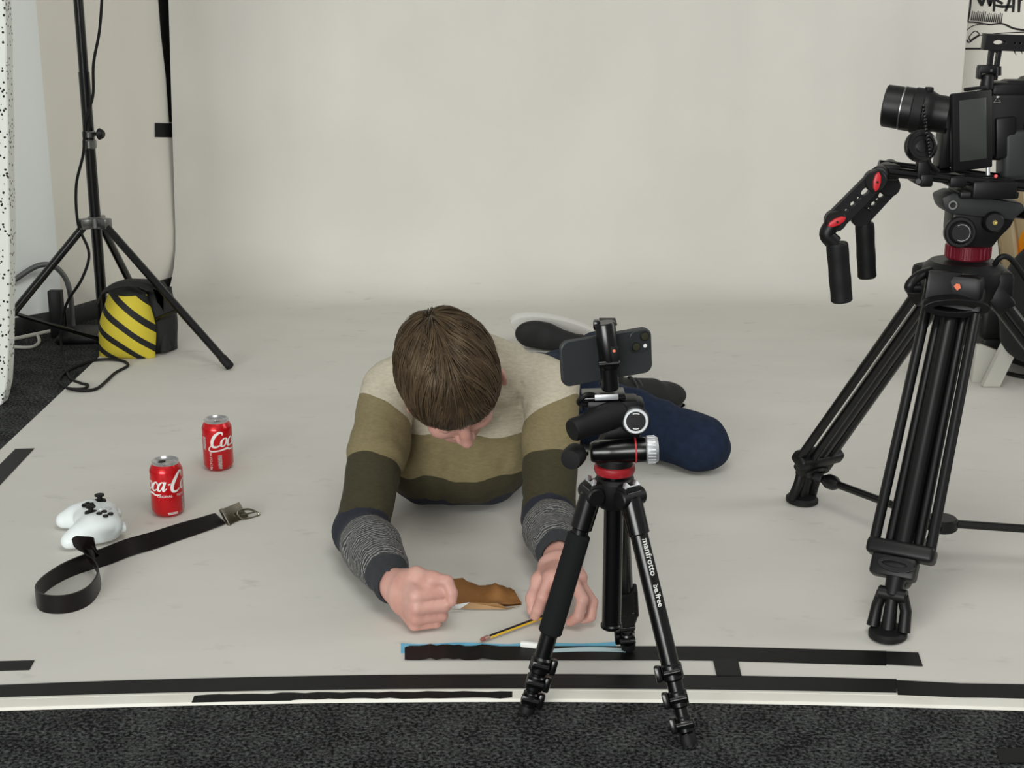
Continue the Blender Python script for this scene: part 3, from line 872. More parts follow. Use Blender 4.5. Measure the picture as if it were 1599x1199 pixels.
mb = MB(); mb.rod(SB + UP * (CZ - .012), SB + UP * (CZ + .022), .023, n=24, bev=.003); part(R, 'leg_collar', mb, M_CHROME)
mb = MB(); mb.rod(SB + UP * .022, SB + UP * .047, .021, n=24, bev=.003); part(R, 'brace_collar', mb, M_CHROME)
# its cable
mb = MB()
cp = [at(161, -60, sy_ - .02), at(159, 0, sy_ - .02), at(155, 50, sy_ - .02), at(146, 100, sy_ - .02), at(145, 150, sy_ - .02), at(133, 190, sy_ - .03), at(130, 240, sy_ - .03), at(119, 290, sy_ - .03), at(122, 350, sy_ - .04), at(139, 395, sy_ - .05), at(128, 435, sy_ - .06), at(106, 470, sy_ - .05), at(96, 505, sy_ - .05), fl(97, 555, .006), fl(108, 588, .005), fl(125, 598, .005), fl(137, 601, .008), fl(130, 607, .010), fl(105, 606, .004), fl(92, 594, .004), fl(104, 580, .005), fl(125, 570, .005), fl(150, 562, .008), fl(185, 562, .008), fl(200, 570, .007), fl(180, 582, .007), fl(166, 595, .007), fl(150, 607, .008), fl(128, 610, .008), fl(104, 606, .012)]
mb.tube(spline(cp, 7), .0042, 8); solo('power_cable', mb, M_RUBBER, fl(125, 600, PZ), 'thin black cable winding down the light stand and coiling on the floor', 'cable')
# sand bag
M_BAGY = None
m, N, L, b = nodes('striped_bag_cloth')
tc = N.new('ShaderNodeTexCoord'); sp = N.new('ShaderNodeSeparateXYZ'); L.new(tc.outputs['Object'], sp.inputs[0])
# stripes slanting down to the right; coordinates are metres from the bag's foot
mA = N.new('ShaderNodeMath'); mA.operation = 'MULTIPLY_ADD'; mA.inputs[1].default_value = 0.78; L.new(sp.outputs['X'], mA.inputs[0]); L.new(sp.outputs['Z'], mA.inputs[2])
nz_ = N.new('ShaderNodeMath'); nz_.operation = 'MULTIPLY'; L.new(sp.outputs['X'], nz_.inputs[0]); L.new(sp.outputs['X'], nz_.inputs[1])
mC = N.new('ShaderNodeMath'); mC.operation = 'MULTIPLY_ADD'; mC.inputs[1].default_value = 1.6; L.new(nz_.outputs[0], mC.inputs[0]); L.new(mA.outputs[0], mC.inputs[2])
mB = N.new('ShaderNodeMath'); mB.operation = 'MULTIPLY_ADD'; mB.inputs[1].default_value = 15.5; mB.inputs[2].default_value = 3.58; L.new(mC.outputs[0], mB.inputs[0])
fr = N.new('ShaderNodeMath'); fr.operation = 'FRACT'; L.new(mB.outputs[0], fr.inputs[0])
gt = N.new('ShaderNodeMath'); gt.operation = 'GREATER_THAN'; gt.inputs[1].default_value = 0.36; L.new(fr.outputs[0], gt.inputs[0])
lt = N.new('ShaderNodeMath'); lt.operation = 'LESS_THAN'; lt.inputs[1].default_value = 0.186; L.new(sp.outputs['Z'], lt.inputs[0])
mm = N.new('ShaderNodeMath'); mm.operation = 'MULTIPLY'; L.new(gt.outputs[0], mm.inputs[0]); L.new(lt.outputs[0], mm.inputs[1])
mi = N.new('ShaderNodeMixRGB'); mi.inputs['Color1'].default_value = rgb(20, 20, 20); mi.inputs['Color2'].default_value = rgb(202, 184, 52); L.new(mm.outputs[0], mi.inputs['Fac']); L.new(mi.outputs[0], b.inputs['Base Color']); b.inputs['Roughness'].default_value = 0.75
nn_ = N.new('ShaderNodeTexNoise'); nn_.inputs['Scale'].default_value = 35; L.new(tc.outputs['Object'], nn_.inputs['Vector']); bp = N.new('ShaderNodeBump'); bp.inputs['Strength'].default_value = 0.35; bp.inputs['Distance'].default_value = 0.004; L.new(nn_.outputs['Fac'], bp.inputs['Height']); L.new(bp.outputs['Normal'], b.inputs['Normal'])
M_STRIPE = m
M_BAGK = mat('black_bag_cloth', rgb(24, 24, 25), 0.8, bump=(40, 0.4, 0.004))
B0 = V((sx_ + .092, sy_ - .10, PZ)); R = thing('sand_bag', B0, 'black sandbag with yellow diagonal stripes at the light stand foot', 'sandbag')


def pillow(w, dp, h, top_in, ax, o, nu=16, nv=16, lean=0.0, puff=1.0):
    """stuffed pouch: w wide along ax[0], dp deep along ax[1], h high"""
    mb = MB(); vs = []; fs = []
    for sgn in (-1, 1):
        for j in range(nv + 1):
            for i in range(nu + 1):
                u, v = i / nu * 2 - 1, j / nv
                wv = w / 2 * (1 - top_in * v ** 1.5) * (1 - .06 * math.cos(v * math.pi * 2))
                bul = (1 - abs(u) ** 3.0) * (max(0, math.sin(math.pi * (v * .93 + .05)))) ** .55
                z = h * v * (1 - .06 * u * u * v) + .004 * math.sin(u * 5 + 1) * v
                vs.append(o + ax[0] * (u * wv + lean * v) + ax[1] * (sgn * dp / 2 * bul * puff + .0005 * sgn) + UP * max(0.001, z))
    n = (nu + 1) * (nv + 1)
    for sgn in (0, 1):
        for j in range(nv):
            for i in range(nu):
                q = sgn * n + j * (nu + 1) + i; f = (q, q + 1, q + nu + 2, q + nu + 1); fs.append(f if sgn == 0 else f[::-1])
    for i in range(nu):
        for j in (0, nv):
            q = j * (nu + 1) + i; f = (q, q + n, q + n + 1, q + 1); fs.append(f if j == 0 else f[::-1])
    for j in range(nv):
        for i in (0, nu):
            q = j * (nu + 1) + i; f = (q, q + nu + 1, q + nu + 1 + n, q + n); fs.append(f if i == 0 else f[::-1])
    return mb.add(vs, fs)


axf = (V((.97, -.12, 0)).normalized(), V((.12, .97, 0)).normalized())
part(R, 'front_pouch', pillow(.178, .11, .205, .34, axf, B0 + V((-.003, .0, 0)), lean=.016), M_STRIPE, 'yellow pouch with black diagonal stripes', smooth=60)
axr = (V((.80, .60, 0)).normalized(), V((-.60, .80, 0)).normalized())
o = B0 + V((.072, .06, 0))
part(R, 'rear_pouch', pillow(.13, .12, .20, .10, axr, o), M_BAGK, 'plain black pouch', smooth=60)
mb = MB(); ol = [(-.10, .10), (-.075, .185), (-.03, .205), (.03, .208), (.10, .205), (.155, .205), (.175, .17), (.178, .01), (.165, .0), (.115, .01), (.10, .1), (.09, .19), (-.03, .186)]
ol = [(-.075, .178), (-.06, .198), (-.01, .214), (.05, .213), (.08, .207), (.095, .210), (.108, .185), (.115, .10), (.112, .006), (.085, .004), (.092, .10), (.10, .18), (.04, .186)]
mb.prism(ol, B0 + V((0, .02, 0)) , (1, -.05, 0), (0, 0, 1), -.07, .01); part(R, 'saddle', mb, M_BAGK, smooth=50)
mb = MB(); h0 = at(170, 448, sy_ - .12); mb.ribbon(spline([B0 + V((-.07, -.03, .16)), B0 + V((-.04, -.045, .205)), B0 + V((.03, -.03, .222)), B0 + V((.08, -.02, .205))], 6), [V((0, .03, .005))] * 19, .003); part(R, 'carry_strap', mb, M_BAGK)
# speckled panel at the left edge
mb = MB(); pb = fl(-8, 634, .0); Yp = pb.y
ed = [(2, 634), (6, 622), (10, 600), (13, 560), (13, 500), (15, 430), (14, 350), (13, 270), (12, 200), (10, 120), (9, 60), (7, 0), (3, -200), (-1, -400)]
E_ = [at(px + .8 * math.sin(py * .13), py, Yp) for px, py in ed]; xl_ = at(-150, 600, Yp).x
ol = [(xl_, .002)] + [(e.x, max(.002, e.z)) for e in E_] + [(xl_, E_[-1].z)]
mb.prism(ol, V((0, Yp, 0)), (1, 0, 0), (0, 0, 1), -.05, .003, 1)
xe = lambda z: at(14, 400, Yp).x
m, N, L, b = nodes('speckled_foam')
tc = N.new('ShaderNodeTexCoord'); vo = N.new('ShaderNodeTexVoronoi'); vo.inputs['Scale'].default_value = 95; vo.inputs['Randomness'].default_value = 1.0; L.new(tc.outputs['Object'], vo.inputs['Vector'])
wn = N.new('ShaderNodeTexNoise'); wn.inputs['Scale'].default_value = 180; wn.inputs['Detail'].default_value = 3; L.new(tc.outputs['Object'], wn.inputs['Vector'])
ad = N.new('ShaderNodeMath'); ad.operation = 'MULTIPLY_ADD'; ad.inputs[1].default_value = 0.35; L.new(wn.outputs['Fac'], ad.inputs[0]); L.new(vo.outputs['Distance'], ad.inputs[2])
lt = N.new('ShaderNodeMath'); lt.operation = 'LESS_THAN'; lt.inputs[1].default_value = 0.47; L.new(ad.outputs[0], lt.inputs[0])
sc = N.new('ShaderNodeSeparateColor'); L.new(vo.outputs['Color'], sc.inputs[0]); gt = N.new('ShaderNodeMath'); gt.operation = 'GREATER_THAN'; gt.inputs[1].default_value = 0.30; L.new(sc.outputs[0], gt.inputs[0])
mu = N.new('ShaderNodeMath'); mu.operation = 'MULTIPLY'; L.new(lt.outputs[0], mu.inputs[0]); L.new(gt.outputs[0], mu.inputs[1])
mi = N.new('ShaderNodeMixRGB'); mi.inputs['Color1'].default_value = rgb(222, 224, 218); mi.inputs['Color2'].default_value = rgb(30, 30, 30); L.new(mu.outputs[0], mi.inputs['Fac']); L.new(mi.outputs[0], b.inputs['Base Color']); b.inputs['Roughness'].default_value = 0.8
solo('foam_panel', mb, m, V((xe(0) - .15, Yp, 0.002)), 'tall white foam panel with black specks at the left edge', 'panel')
# bent grey tube, black post, white cable by the skirting
mb = MB(); Yt = fl(116, 520).y
mb.tube(spline([at(-70, 487, Yt - .1), at(-20, 460, Yt - .08), at(16, 441, Yt - .06), at(50, 419, Yt - .03), at(70, 413, Yt - .02), at(88, 418, Yt - .01), at(103, 436, Yt), at(110, 462, Yt), at(113, 500, Yt), fl(116, 520, 0.001)], 6), .0085, 14)
solo('bent_tube', mb, mat('grey_steel_tube', rgb(104, 105, 104), 0.4, 0.5), fl(116, 520), 'grey bent steel tube handle standing against the left wall', 'tube')
mb = MB(); a = fl(92, 526); Yq = a.y; t_ = at(86, 453, Yq); e = (t_ - a).normalized(); mb.box((a + t_) / 2, (.040, .03, (t_ - a).length), (e.cross(V((0, 1, 0))) * -1, (0, 1, 0), e), .003)
solo('black_post', mb, M_BLACK, a, 'short black square post beside the grey bent tube', 'post')
mb = MB(); mb.tube(spline([fl(-30, 538, .006), fl(16, 530, .006), fl(50, 523, .006), fl(83, 516, .006)], 6), .006, 8)
mb.tube(spline([fl(59, 524, .006), fl(61, 534, .006), fl(48, 542, .006), fl(16, 541, .006), fl(-30, 536, .006)], 6), .005, 8)
solo('white_cable', mb, mat('white_cable_sheath', rgb(196, 194, 184), 0.5), fl(40, 530), 'white cable lying looped on the carpet along the left skirting', 'cable')
mb = MB(); c = fl(135, 528, 0); mb.box(c + UP * .012, (.15, .16, .024), ((1, .1, 0), (-.1, 1, 0), UP), .006); solo('floor_plate', mb, M_BLACK, c, 'flat black plate on the carpet left of the striped sandbag', 'plate')
# ================================================================== small tripod with phone
T0 = V((.150, 2.02, 0)); HUBZ = .346
FEET = [fl(821, 1113, .004), fl(1077, 1164, .004), fl(981, 1012, .006)]
R = thing('phone_tripod', V((T0.x, T0.y, 0)), 'small black tripod with red ring in front of the lying person, holding a phone', 'tripod')


def along(a, b, t): return V(a).lerp(V(b), t)


def leg3(i):
    ft = FEET[i]; h = ft - T0; h.z = 0; h.normalize()
    top = T0 + h * .036 + UP * (HUBZ - .005); d = (ft - top).normalized(); Ln = (ft - top).length
    mb = MB()
    mb.rod(top, top + d * .055, .0165, .016, 24, .002)                    # upper sleeve
    side = d.cross(UP).normalized()
    if i == 1:
        mb.rod(top + d * .05, top + d * (Ln * .70), .0132, n=24); t0 = Ln * .70
    elif i == 0:
        mb.rod(top + d * .05, top + d * (Ln * .80), .0128, n=24); t0 = Ln * .77
    else:
        mb.rod(top + d * .05, top + d * (Ln * .75), .0135, n=24); t0 = Ln * .74
    lg = part(R, 'leg', mb, M_TUBE)
    n1 = V((0, -1, 0)); n1 = (n1 - d * n1.dot(d)).normalized(); s1 = d.cross(n1)
    if i == 0:
        mb = MB(); mb.rod(top + d * .062, top + d * .222, .0172, .0178, 28, .003); part(lg, 'foam_grip', mb, M_FOAMGRIP)
    if i == 2:
        mb = MB(); a = .222
        prof = [(0, 0), (.015, 0)] + [(.0172 + (.0012 if k % 2 else 0), .004 + k * .0055) for k in range(12)] + [(.0155, .075), (0, .075)]
        mb.lathe(prof, top + d * a, d, 24); mb.box(top + d * (a + .03) + s1 * -.014, (.012, .02, .06), (s1, n1, d), .003); part(lg, 'ribbed_grip', mb, M_RUBBER)
    locks = [t0, t0 + (Ln - t0) * .36, t0 + (Ln - t0) * .70]
    for k, t in enumerate(locks):
        r = .0158 - .0018 * k; mb = MB(); p = top + d * t
        mb.rod(p - d * .012, p + d * .014, r, n=24, bev=.003)
        sgn = 1 if i == 1 else -1
        mb.box(p + n1 * (r * .6) - s1 * (.004 * sgn), (.020, .012, .014), (s1, n1, d), .003)           # lever body
        mb.box(p - s1 * (sgn * -1) * 0 + s1 * (-(r + .004) * (1 if i == 0 else -1)), (.010, .014, .024), (s1, n1, d), .003)
        mb.rod(p + n1 * (r * .75) - s1 * .012, p + n1 * (r * .75) + s1 * .012, .0055, n=14)
        part(lg, 'leg_lock', mb, M_GLOSS)
        nx = locks[k + 1] if k < 2 else Ln - .008
        mb = MB(); mb.rod(p, top + d * nx, .0118 - .0018 * k, n=20); part(lg, 'leg_section', mb, M_TUBE)
    mb = MB(); mb.lathe([(0, -.012), (.010, -.012), (.0125, -.004), (.012, .004), (0, .006)], ft - d * .006, d, 20)
    part(lg, 'rubber_foot', mb, M_RUBBER)
    if i == 1:                                                            # print on the leg
        for tx, t1, sz in (('manfrotto', .060, .0135), ('be/free', .128, .0115)):
            mb = MB(); v, f = text_mesh(tx, sz, bold=.0002)
            fa = (n1 * .86 + s1 * .5 * (1 if s1.x > 0 else -1)).normalized(); sx = d.cross(fa)
            mb.add([top + d * (t1 + q.x) + (fa * math.cos((q.y - .004) / .0132) + fa.cross(d) * math.sin((q.y - .004) / .0132)) * .01345 for q in v], f)
            part(lg, 'printed_lettering', mb, M_WHITE, 'white maker name printed along the leg' if sz > .012 else 'white model word printed along the leg', smooth=0)


for i in range(3): leg3(i)
# hub
mb = MB(); mb.lathe([(0, -.028), (.022, -.028), (.026, -.02), (.030, 0), (.030, .012), (.026, .018), (0, .018)], T0 + UP * HUBZ, UP, 36)
for ft in FEET:
    h = ft - T0; h.z = 0; h.normalize(); s_ = UP.cross(h)
    mb.box(T0 + h * .030 + UP * (HUBZ - .002), (.030, .034, .034), (h, s_, UP), .006)
    mb.rod(T0 + h * .036 + UP * (HUBZ - .004) - s_ * .022, T0 + h * .036 + UP * (HUBZ - .004) + s_ * .022, .0135, n=24, bev=.002)
part(R, 'hub', mb, M_BLACK)
for ft in FEET:
    h = ft - T0; h.z = 0; h.normalize(); s_ = UP.cross(h); mb = MB()
    mb.prism([(-.012, 0), (.012, 0), (.015, .012), (.010, .020), (.004, .013), (-.004, .013), (-.010, .020), (-.015, .012)], T0 + h * .046 + UP * (HUBZ + .004), s_, (UP * .9 - h * .42), -.007, .0012)
    part(R, 'leg_angle_catch', mb, M_ALU, 'silver leg catch')
mb = MB(); mb.rod(T0 + UP * .128, T0 + UP * (HUBZ + .03), .0145, n=28); mb.rod(T0 + UP * .122, T0 + UP * .13, .0165, n=28, bev=.002); part(R, 'centre_column', mb, M_TUBE)
mb = MB(); mb.lathe([(.022, 0), (.0285, .002), (.0305, .008), (.0295, .014), (.024, .016)], T0 + UP * (HUBZ + .022), UP, 40); part(R, 'red_ring', mb, mat('dull_red_ring', rgb(150, 28, 36), 0.4))
# three way head; positions read off the photo at the head's distance
YH = T0.y
H_ = lambda px, py, dy=0.0: at(px, py, YH + dy)
mb = MB(); c = H_(955, 722); mb.lathe([(0, 0), (.0265, 0), (.0265, .010), (.022, .016), (.019, .030), (0, .03)], T0 + UP * (HUBZ + .036), UP, 32)
mb.box(H_(953, 705), (.05, .035, .030), None, .006)
part(R, 'pan_base', mb, M_BLACK)
a, c = H_(922, 706, -.012), H_(1008, 702, -.012); e = (c - a).normalized(); mb = MB()
L_ = (c - a).length
mb.lathe([(0, 0), (.013, 0), (.0155, .004), (.0155, .012), (.0165, .014), (.0175, .03), (.0175, L_ * .82), (.0182, L_ * .84), (.0185, L_), (0, L_)], a, e, 36); part(R, 'tilt_barrel', mb, M_GLOSS)
mb = MB(); mb.lathe([(.0183, 0), (.0187, .0006), (.0187, .0018), (.0183, .0024)], a + e * (L_ * .80), e, 36); part(R, 'red_line', mb, M_RED)
mb = MB(); pr = [(0, 0), (.018, 0), (.0195, .002), (.0195, .014), (.017, .018), (0, .018)]; mb.lathe(pr, c, e, 44)
for k in range(22):
    t = 2 * math.pi * k / 22; x, y, _ = frame(e); mb.box(c + e * .008 + (x * math.cos(t) + y * math.sin(t)) * .0195, (.0022, .0022, .012), (x * math.cos(t) + y * math.sin(t), e.cross(x * math.cos(t) + y * math.sin(t)), e), .0004, 1)
part(R, 'silver_knob', mb, M_ALU, 'ribbed silver knob')
mb = MB(); g = H_(916, 708, -.01); g2 = H_(896, 709, -.03); d = (g2 - g).normalized()
mb.rod(g, g2, .004, n=14); part(R, 'handle_stem', mb, M_STEEL)
mb = MB(); g3 = g2 + (g2 - g).normalized() * .004; mb.lathe([(0, -.004), (.010, -.004), (.0165, .003), (.0168, .010), (.0165, .022), (.014, .030), (0, .031)], g2 + V((.004, .004, .0)), V((-.32, -.93, -.02)), 28); part(R, 'lower_handle', mb, M_RUBBER)
mb = MB(); a, c = H_(972, 642, .0), H_(893, 672, -.05); d = (c - a).normalized(); ln = (c - a).length
mb.lathe([(0, 0), (.014, 0), (.0205, .006), (.021, .02), (.0195, ln * .55), (.0165, ln * .82), (.017, ln * .95), (.015, ln), (0, ln + .001)], a, d, 32); part(R, 'upper_handle', mb, M_RUBBER)
mb = MB()
mb.prism([(-.032, -.028), (.006, -.032), (.03, -.020), (.034, .02), (.012, .03), (-.012, .012)], H_(968, 672, .03), (1, 0, 0), (0, 0, 1), -.04, .005)
mb.box(H_(978, 640, .02), (.05, .04, .035), None, .006); part(R, 'head_casting', mb, M_BLACK)
mb = MB(); o = H_(992, 657, -.018); d = (V((0, 0, CAMH)) - o).normalized(); d = (d + V((.12, 0, -.1))).normalized()
mb.lathe([(.0215, -.022), (.0215, -.002), (.019, 0), (0, 0)], o, d, 40); part(R, 'knob_housing', mb, M_BLACK)
mb = MB(); mb.lathe([(.0185, -.001), (.0185, .006), (.0172, .008), (.0142, .008), (.0140, .0068)], o, d, 48); kr = part(R, 'silver_dial', mb, M_ALU, 'silver ringed dial knob')
mb = MB(); mb.lathe([(.0142, .0072), (0, .0076)], o, d, 32); part(kr, 'dial_face', mb, M_BLACK)
mb = MB(); x, y, _ = frame(d)
for t0, t1 in ((.2, 1.0), (3.4, 4.1)):
    t0 += 0.9 if t0 < 2 else 0.9; t1 += 1.0
    vs = []; k = 12
    for q in range(k + 1): t = t0 + (t1 - t0) * q / k; vs += [o + d * .0079 + (x * math.cos(t) + y * math.sin(t)) * .0105, o + d * .0079 + (x * math.cos(t) + y * math.sin(t)) * .0117]
    mb.add(vs, [(2 * q, 2 * q + 1, 2 * q + 3, 2 * q + 2) for q in range(k)])
part(kr, 'dial_mark', mb, M_WHITE, smooth=0)
mb = MB(); p = H_(938, 618); rt = V((.995, 0, .04)).normalized()
mb.box(H_(942, 615.5, .012), (.062, .05, .0055), (rt, (0, 1, 0), rt.cross(V((0, 1, 0)))), .0015); part(R, 'quick_release_plate', mb, M_GLOSS)
mb = MB(); mb.box(H_(947, 620, -.012), (.034, .004, .0085), (rt, (0, 1, 0), rt.cross(V((0, 1, 0)))), .001); part(R, 'plate_clamp', mb, M_ALU, 'silver clamp jaw')
mb = MB(); mb.box(H_(956, 628, .01), (.075, .045, .016), None, .005); part(R, 'plate_base', mb, M_BLACK)
mb = MB(); mb.tube(spline([H_(936, 622), H_(922, 616, -.008), H_(910, 620, -.014), H_(904, 628, -.01), H_(912, 632, -.008), H_(930, 630)], 5), [.004] * 26, 10); mb.rod(H_(906, 622, -.01), H_(909, 640, -.01), .003, n=10); part(R, 'release_lever', mb, M_BLACK)
# phone clamp
mb = MB(); a, c = H_(953, 609), H_(950, 572); mb.rod(a, c, .0125, .0125, 28, .002); part(R, 'clamp_post', mb, M_GLOSS)
mb = MB(); a, c = H_(953, 574), H_(944, 503); ln = (c - a).length; d = (c - a).normalized()
mb.lathe([(0, 0), (.0145, 0), (.0150, .003), (.0150, ln - .002), (.0138, ln), (0, ln)], a, d, 32)
mb.box(a.lerp(c, .93) + V((-.0115, .004, 0)), (.010, .016, .014), None, .003)
mb.rod(H_(934, 569, -.01), H_(968, 566, -.01), .0055, n=16, bev=.001); part(R, 'clamp_barrel', mb, M_GLOSS)
mb = MB(); mb.prism([(-.008, -.014), (.0095, -.014), (.0098, .010), (-.001, .011), (-.008, .017)], H_(956, 553, -.0145), (1, 0, 0), (-.05, 0, 1), -.0035, .0006); bd = part(R, 'clamp_badge', mb, M_BLACK)
mb = MB(); o = H_(959, 548, -.0186); mb.lathe([(.0022, 0), (.0020, .0008), (0, .001)], o, (0, -1, 0), 20); part(bd, 'red_badge_dot', mb, M_ORANGE, 'small orange maker mark')
for py, nm in ((515, 'upper_jaw'), (588, 'lower_jaw')):
    mb = MB(); mb.box(H_(949, py, .022) + V((0, 0, .012 if py < 550 else -.010)), (.024, .035, .004), None, .0012); part(R, nm, mb, M_RUBBER)

# phone
pc = H_(945, 555.5, .028); yaw = math.radians(21); X = V((math.cos(yaw), math.sin(yaw), 0)); roll = math.radians(4.0)
Yp_ = V((0, -SP * .25, 1)).normalized(); NB = X.cross(Yp_).normalized()  # NB points away
Xr = X * math.cos(roll) + Yp_ * math.sin(roll); Yr = Yp_ * math.cos(roll) - X * math.sin(roll); NB = -Xr.cross(Yr).normalized()  # towards +Y away? fixed below
NB = Xr.cross(Yr).normalized()
if NB.y > 0: NB = -NB           # NB faces the camera: the phone's back
R = thing('smartphone', pc, 'dark grey smartphone clamped sideways on the small tripod', 'phone')


def rrect(w, h, r, n=8):
    o = []
    for cx, cy, a0 in ((w / 2 - r, h / 2 - r, 0), (-w / 2 + r, h / 2 - r, 90), (-w / 2 + r, -h / 2 + r, 180), (w / 2 - r, -h / 2 + r, 270)):
        for k in range(n + 1): t = math.radians(a0 + 90 * k / n); o.append((cx + r * math.cos(t), cy + r * math.sin(t)))
    return o


def plate(mb, o, w, h, r, th, bev):
    """rounded plate from o towards the camera side"""
    O = rrect(w, h, r); lev = [(0, 0), (bev, 0)] ; rows = []
    for s_, n_ in ((-bev, -bev * 0), (0, bev), (0, th - bev), (-bev, th)):
        k = 1 + 2 * s_ / min(w, h); rows.append([o + Xr * (p[0] + (s_ if p[0] > 0 else -s_)) + Yr * (p[1] + (s_ if p[1] > 0 else -s_)) + NB * n_ for p in O])
    n = len(O); vs = sum(rows, []); fs = [tuple(range(n))]
    for j in range(3):
        for i in range(n): fs.append((j * n + i, j * n + (i + 1) % n, (j + 1) * n + (i + 1) % n, (j + 1) * n + i))
    fs.append(tuple(3 * n + i for i in range(n)))
    bm = bmesh.new(); bv = [bm.verts.new(v) for v in vs]
    for f in fs: bm.faces.new([bv[i] for i in f])
    bmesh.ops.recalc_face_normals(bm, faces=bm.faces[:]); mb.addbm(bm); return mb


M_PHONE = mat('dark_slate_phone_back', rgb(44, 47, 49), 0.55)
PW, PH = .1476, .0716
part(R, 'phone_body', plate(MB(), pc, PW * .97, PH * .97, .0125, .0078, .0015), M_PHONE)
mb = MB(); plate(mb, pc - NB * .0004, PW * .965, PH * .965, .012, .0006, .0002); part(R, 'screen', mb, M_DARK)
lp = lambda u, v, n: pc + Xr * u + Yr * v + NB * n
part(R, 'camera_bump', plate(MB(), lp(.0525, .0165, .0076), .033, .033, .0095, .0016, .0006), mat('phone_camera_bump', rgb(40, 43, 45), 0.5))
M_LENS = mat('phone_lens_glass', rgb(70, 68, 54), 0.12, 0.3)
for u, v in ((.0595, .0235), (.0455, .0095)):
    mb = MB(); mb.lathe([(.0070, 0), (.0068, .0016), (.0058, .002)], lp(u, v, .009), NB, 28); ln_ = part(R, 'lens_ring', mb, M_BLACK)
    mb = MB(); mb.lathe([(.0060, .0017), (.003, .0021), (0, .0022)], lp(u, v, .009), NB, 24); part(ln_, 'lens_glass', mb, M_LENS)
mb = MB(); mb.lathe([(.0030, 0), (.0028, .0006), (0, .0008)], lp(.0600, .0085, .0091), NB, 20); part(R, 'flash', mb, mat('flash_window', rgb(240, 240, 236), 0.3), 'white flash window')
# ================================================================== big video tripod
G0 = V((.80, 2.545, 0)); GZ = .56
R = thing('video_tripod', V((G0.x, G0.y, PZ)), 'large black video tripod with red levelling ring at the right', 'tripod')
GF = [fl(1252, 784, PZ), fl(1386, 994, PZ), V((1.24, 2.50, PZ))]
M_VT = mat('satin_black_tube', rgb(9, 9, 10), 0.34, 0.0, 0.45)


def vleg(ft, i):
    h = ft - G0; h.z = 0; h.normalize(); sd = UP.cross(h)
    top = G0 + h * .055 + UP * (GZ - .035); ank = ft + UP * .072 - h * .012
    d = (ank - top).normalized(); Ln = (ank - top).length; nn = sd.cross(d)
    mb = MB(); tc_ = Ln - (.075 if i != 0 else .05)
    wt, wb = .042, .047
    for s_ in (-1, -.5, .5, 1):
        mb.rod(top + sd * (s_ * wt) + nn * (.008 if abs(s_) < 1 else -.004), top + d * tc_ + sd * (s_ * wb) + nn * (.008 if abs(s_) < 1 else -.004), .0092, n=16)
    lg = part(R, 'leg', mb, M_VT)
    mb = MB(); mb.rod(top + d * .03, top + d * (tc_ + .01), .0155, n=20); part(lg, 'inner_tube', mb, M_VT)
    mb = MB(); mb.box(top + d * .004, (.105, .038, .05), (sd, nn, d), .008); part(lg, 'upper_bracket', mb, M_BLACK)
    mb = MB(); q = top + d * tc_; mb.box(q, (.114, .040, .028), (sd, nn, d), .008, 3); part(lg, 'tube_collar', mb, M_BLACK)
    mb = MB(); mb.box(q + d * .030 - sd * .006, (.076, .036, .036), (sd, nn, d), .006)
    ol = [(.030 * math.cos(t), .012 * math.sin(t)) for t in np.linspace(0, 2 * math.pi, 28, endpoint=False)]
    o2 = [(.022 * math.cos(t) - .003, .006 * math.sin(t)) for t in np.linspace(0, 2 * math.pi, 28, endpoint=False)]
    v, f = curve_mesh([ol, o2], .004, .001); nf = nn if nn.y < 0 else -nn; vv, ff = place2d((v, f), q + d * .028 + nf * .018, sd, d); mb.add(vv, ff); part(lg, 'lock_lever', mb, M_BLACK)
    # knuckle, fork and foot
    mb = MB(); k0 = q + d * .045; mb.rod(k0, ank + d * .004, .0165, .014, 18, .002); mb.rod(ank - sd * .024, ank + sd * .024, .012, n=18, bev=.002)
    for s_ in (-1, 1): mb.tube([ank + sd * (s_ * .017), ank + sd * (s_ * .024) - UP * .025, ft + sd * (s_ * .026) + UP * .014], [.010, .010, .011], 12)
    mb.tube([ank, ft + UP * .012], [.010, .013], 12)
    part(lg, 'ankle_fork', mb, M_BLACK)
    mb = MB(); mb.lathe([(0, 0), (.031, 0), (.036, .003), (.036, .010), (.032, .014), (.012, .017), (0, .017)], ft, UP, 36, sd, ell=.88); part(lg, 'rubber_foot', mb, M_RUBBER)
    return ank


anks = [vleg(f, i) for i, f in enumerate(GF)]
# spreader
sc_ = V((G0.x, G0.y, .085)); mb = MB(); mb.rod(sc_ - UP * .012, sc_ + UP * .012, .03, n=28, bev=.004); part(R, 'spreader_hub', mb, M_BLACK)
for i, an in enumerate(anks):
    h = GF[i] - G0; h.z = 0; h.normalize(); e = an - UP * .004 - h * .010; s0 = sc_ + h * .025; d = (e - s0).normalized(); mb = MB()
    mb.rod(s0, e - d * .03, .0078, n=16); mb.lathe([(.0078, 0), (.015, .014), (.0155, .03), (.009, .045)], e - d * .085, d, 16); part(R, 'spreader_arm', mb, M_VT)
    mb = MB(); mb.rod(e - d * .04, e - d * .008, .0085, n=16, bev=.002); part(R, 'spreader_joint', mb, M_GREY)
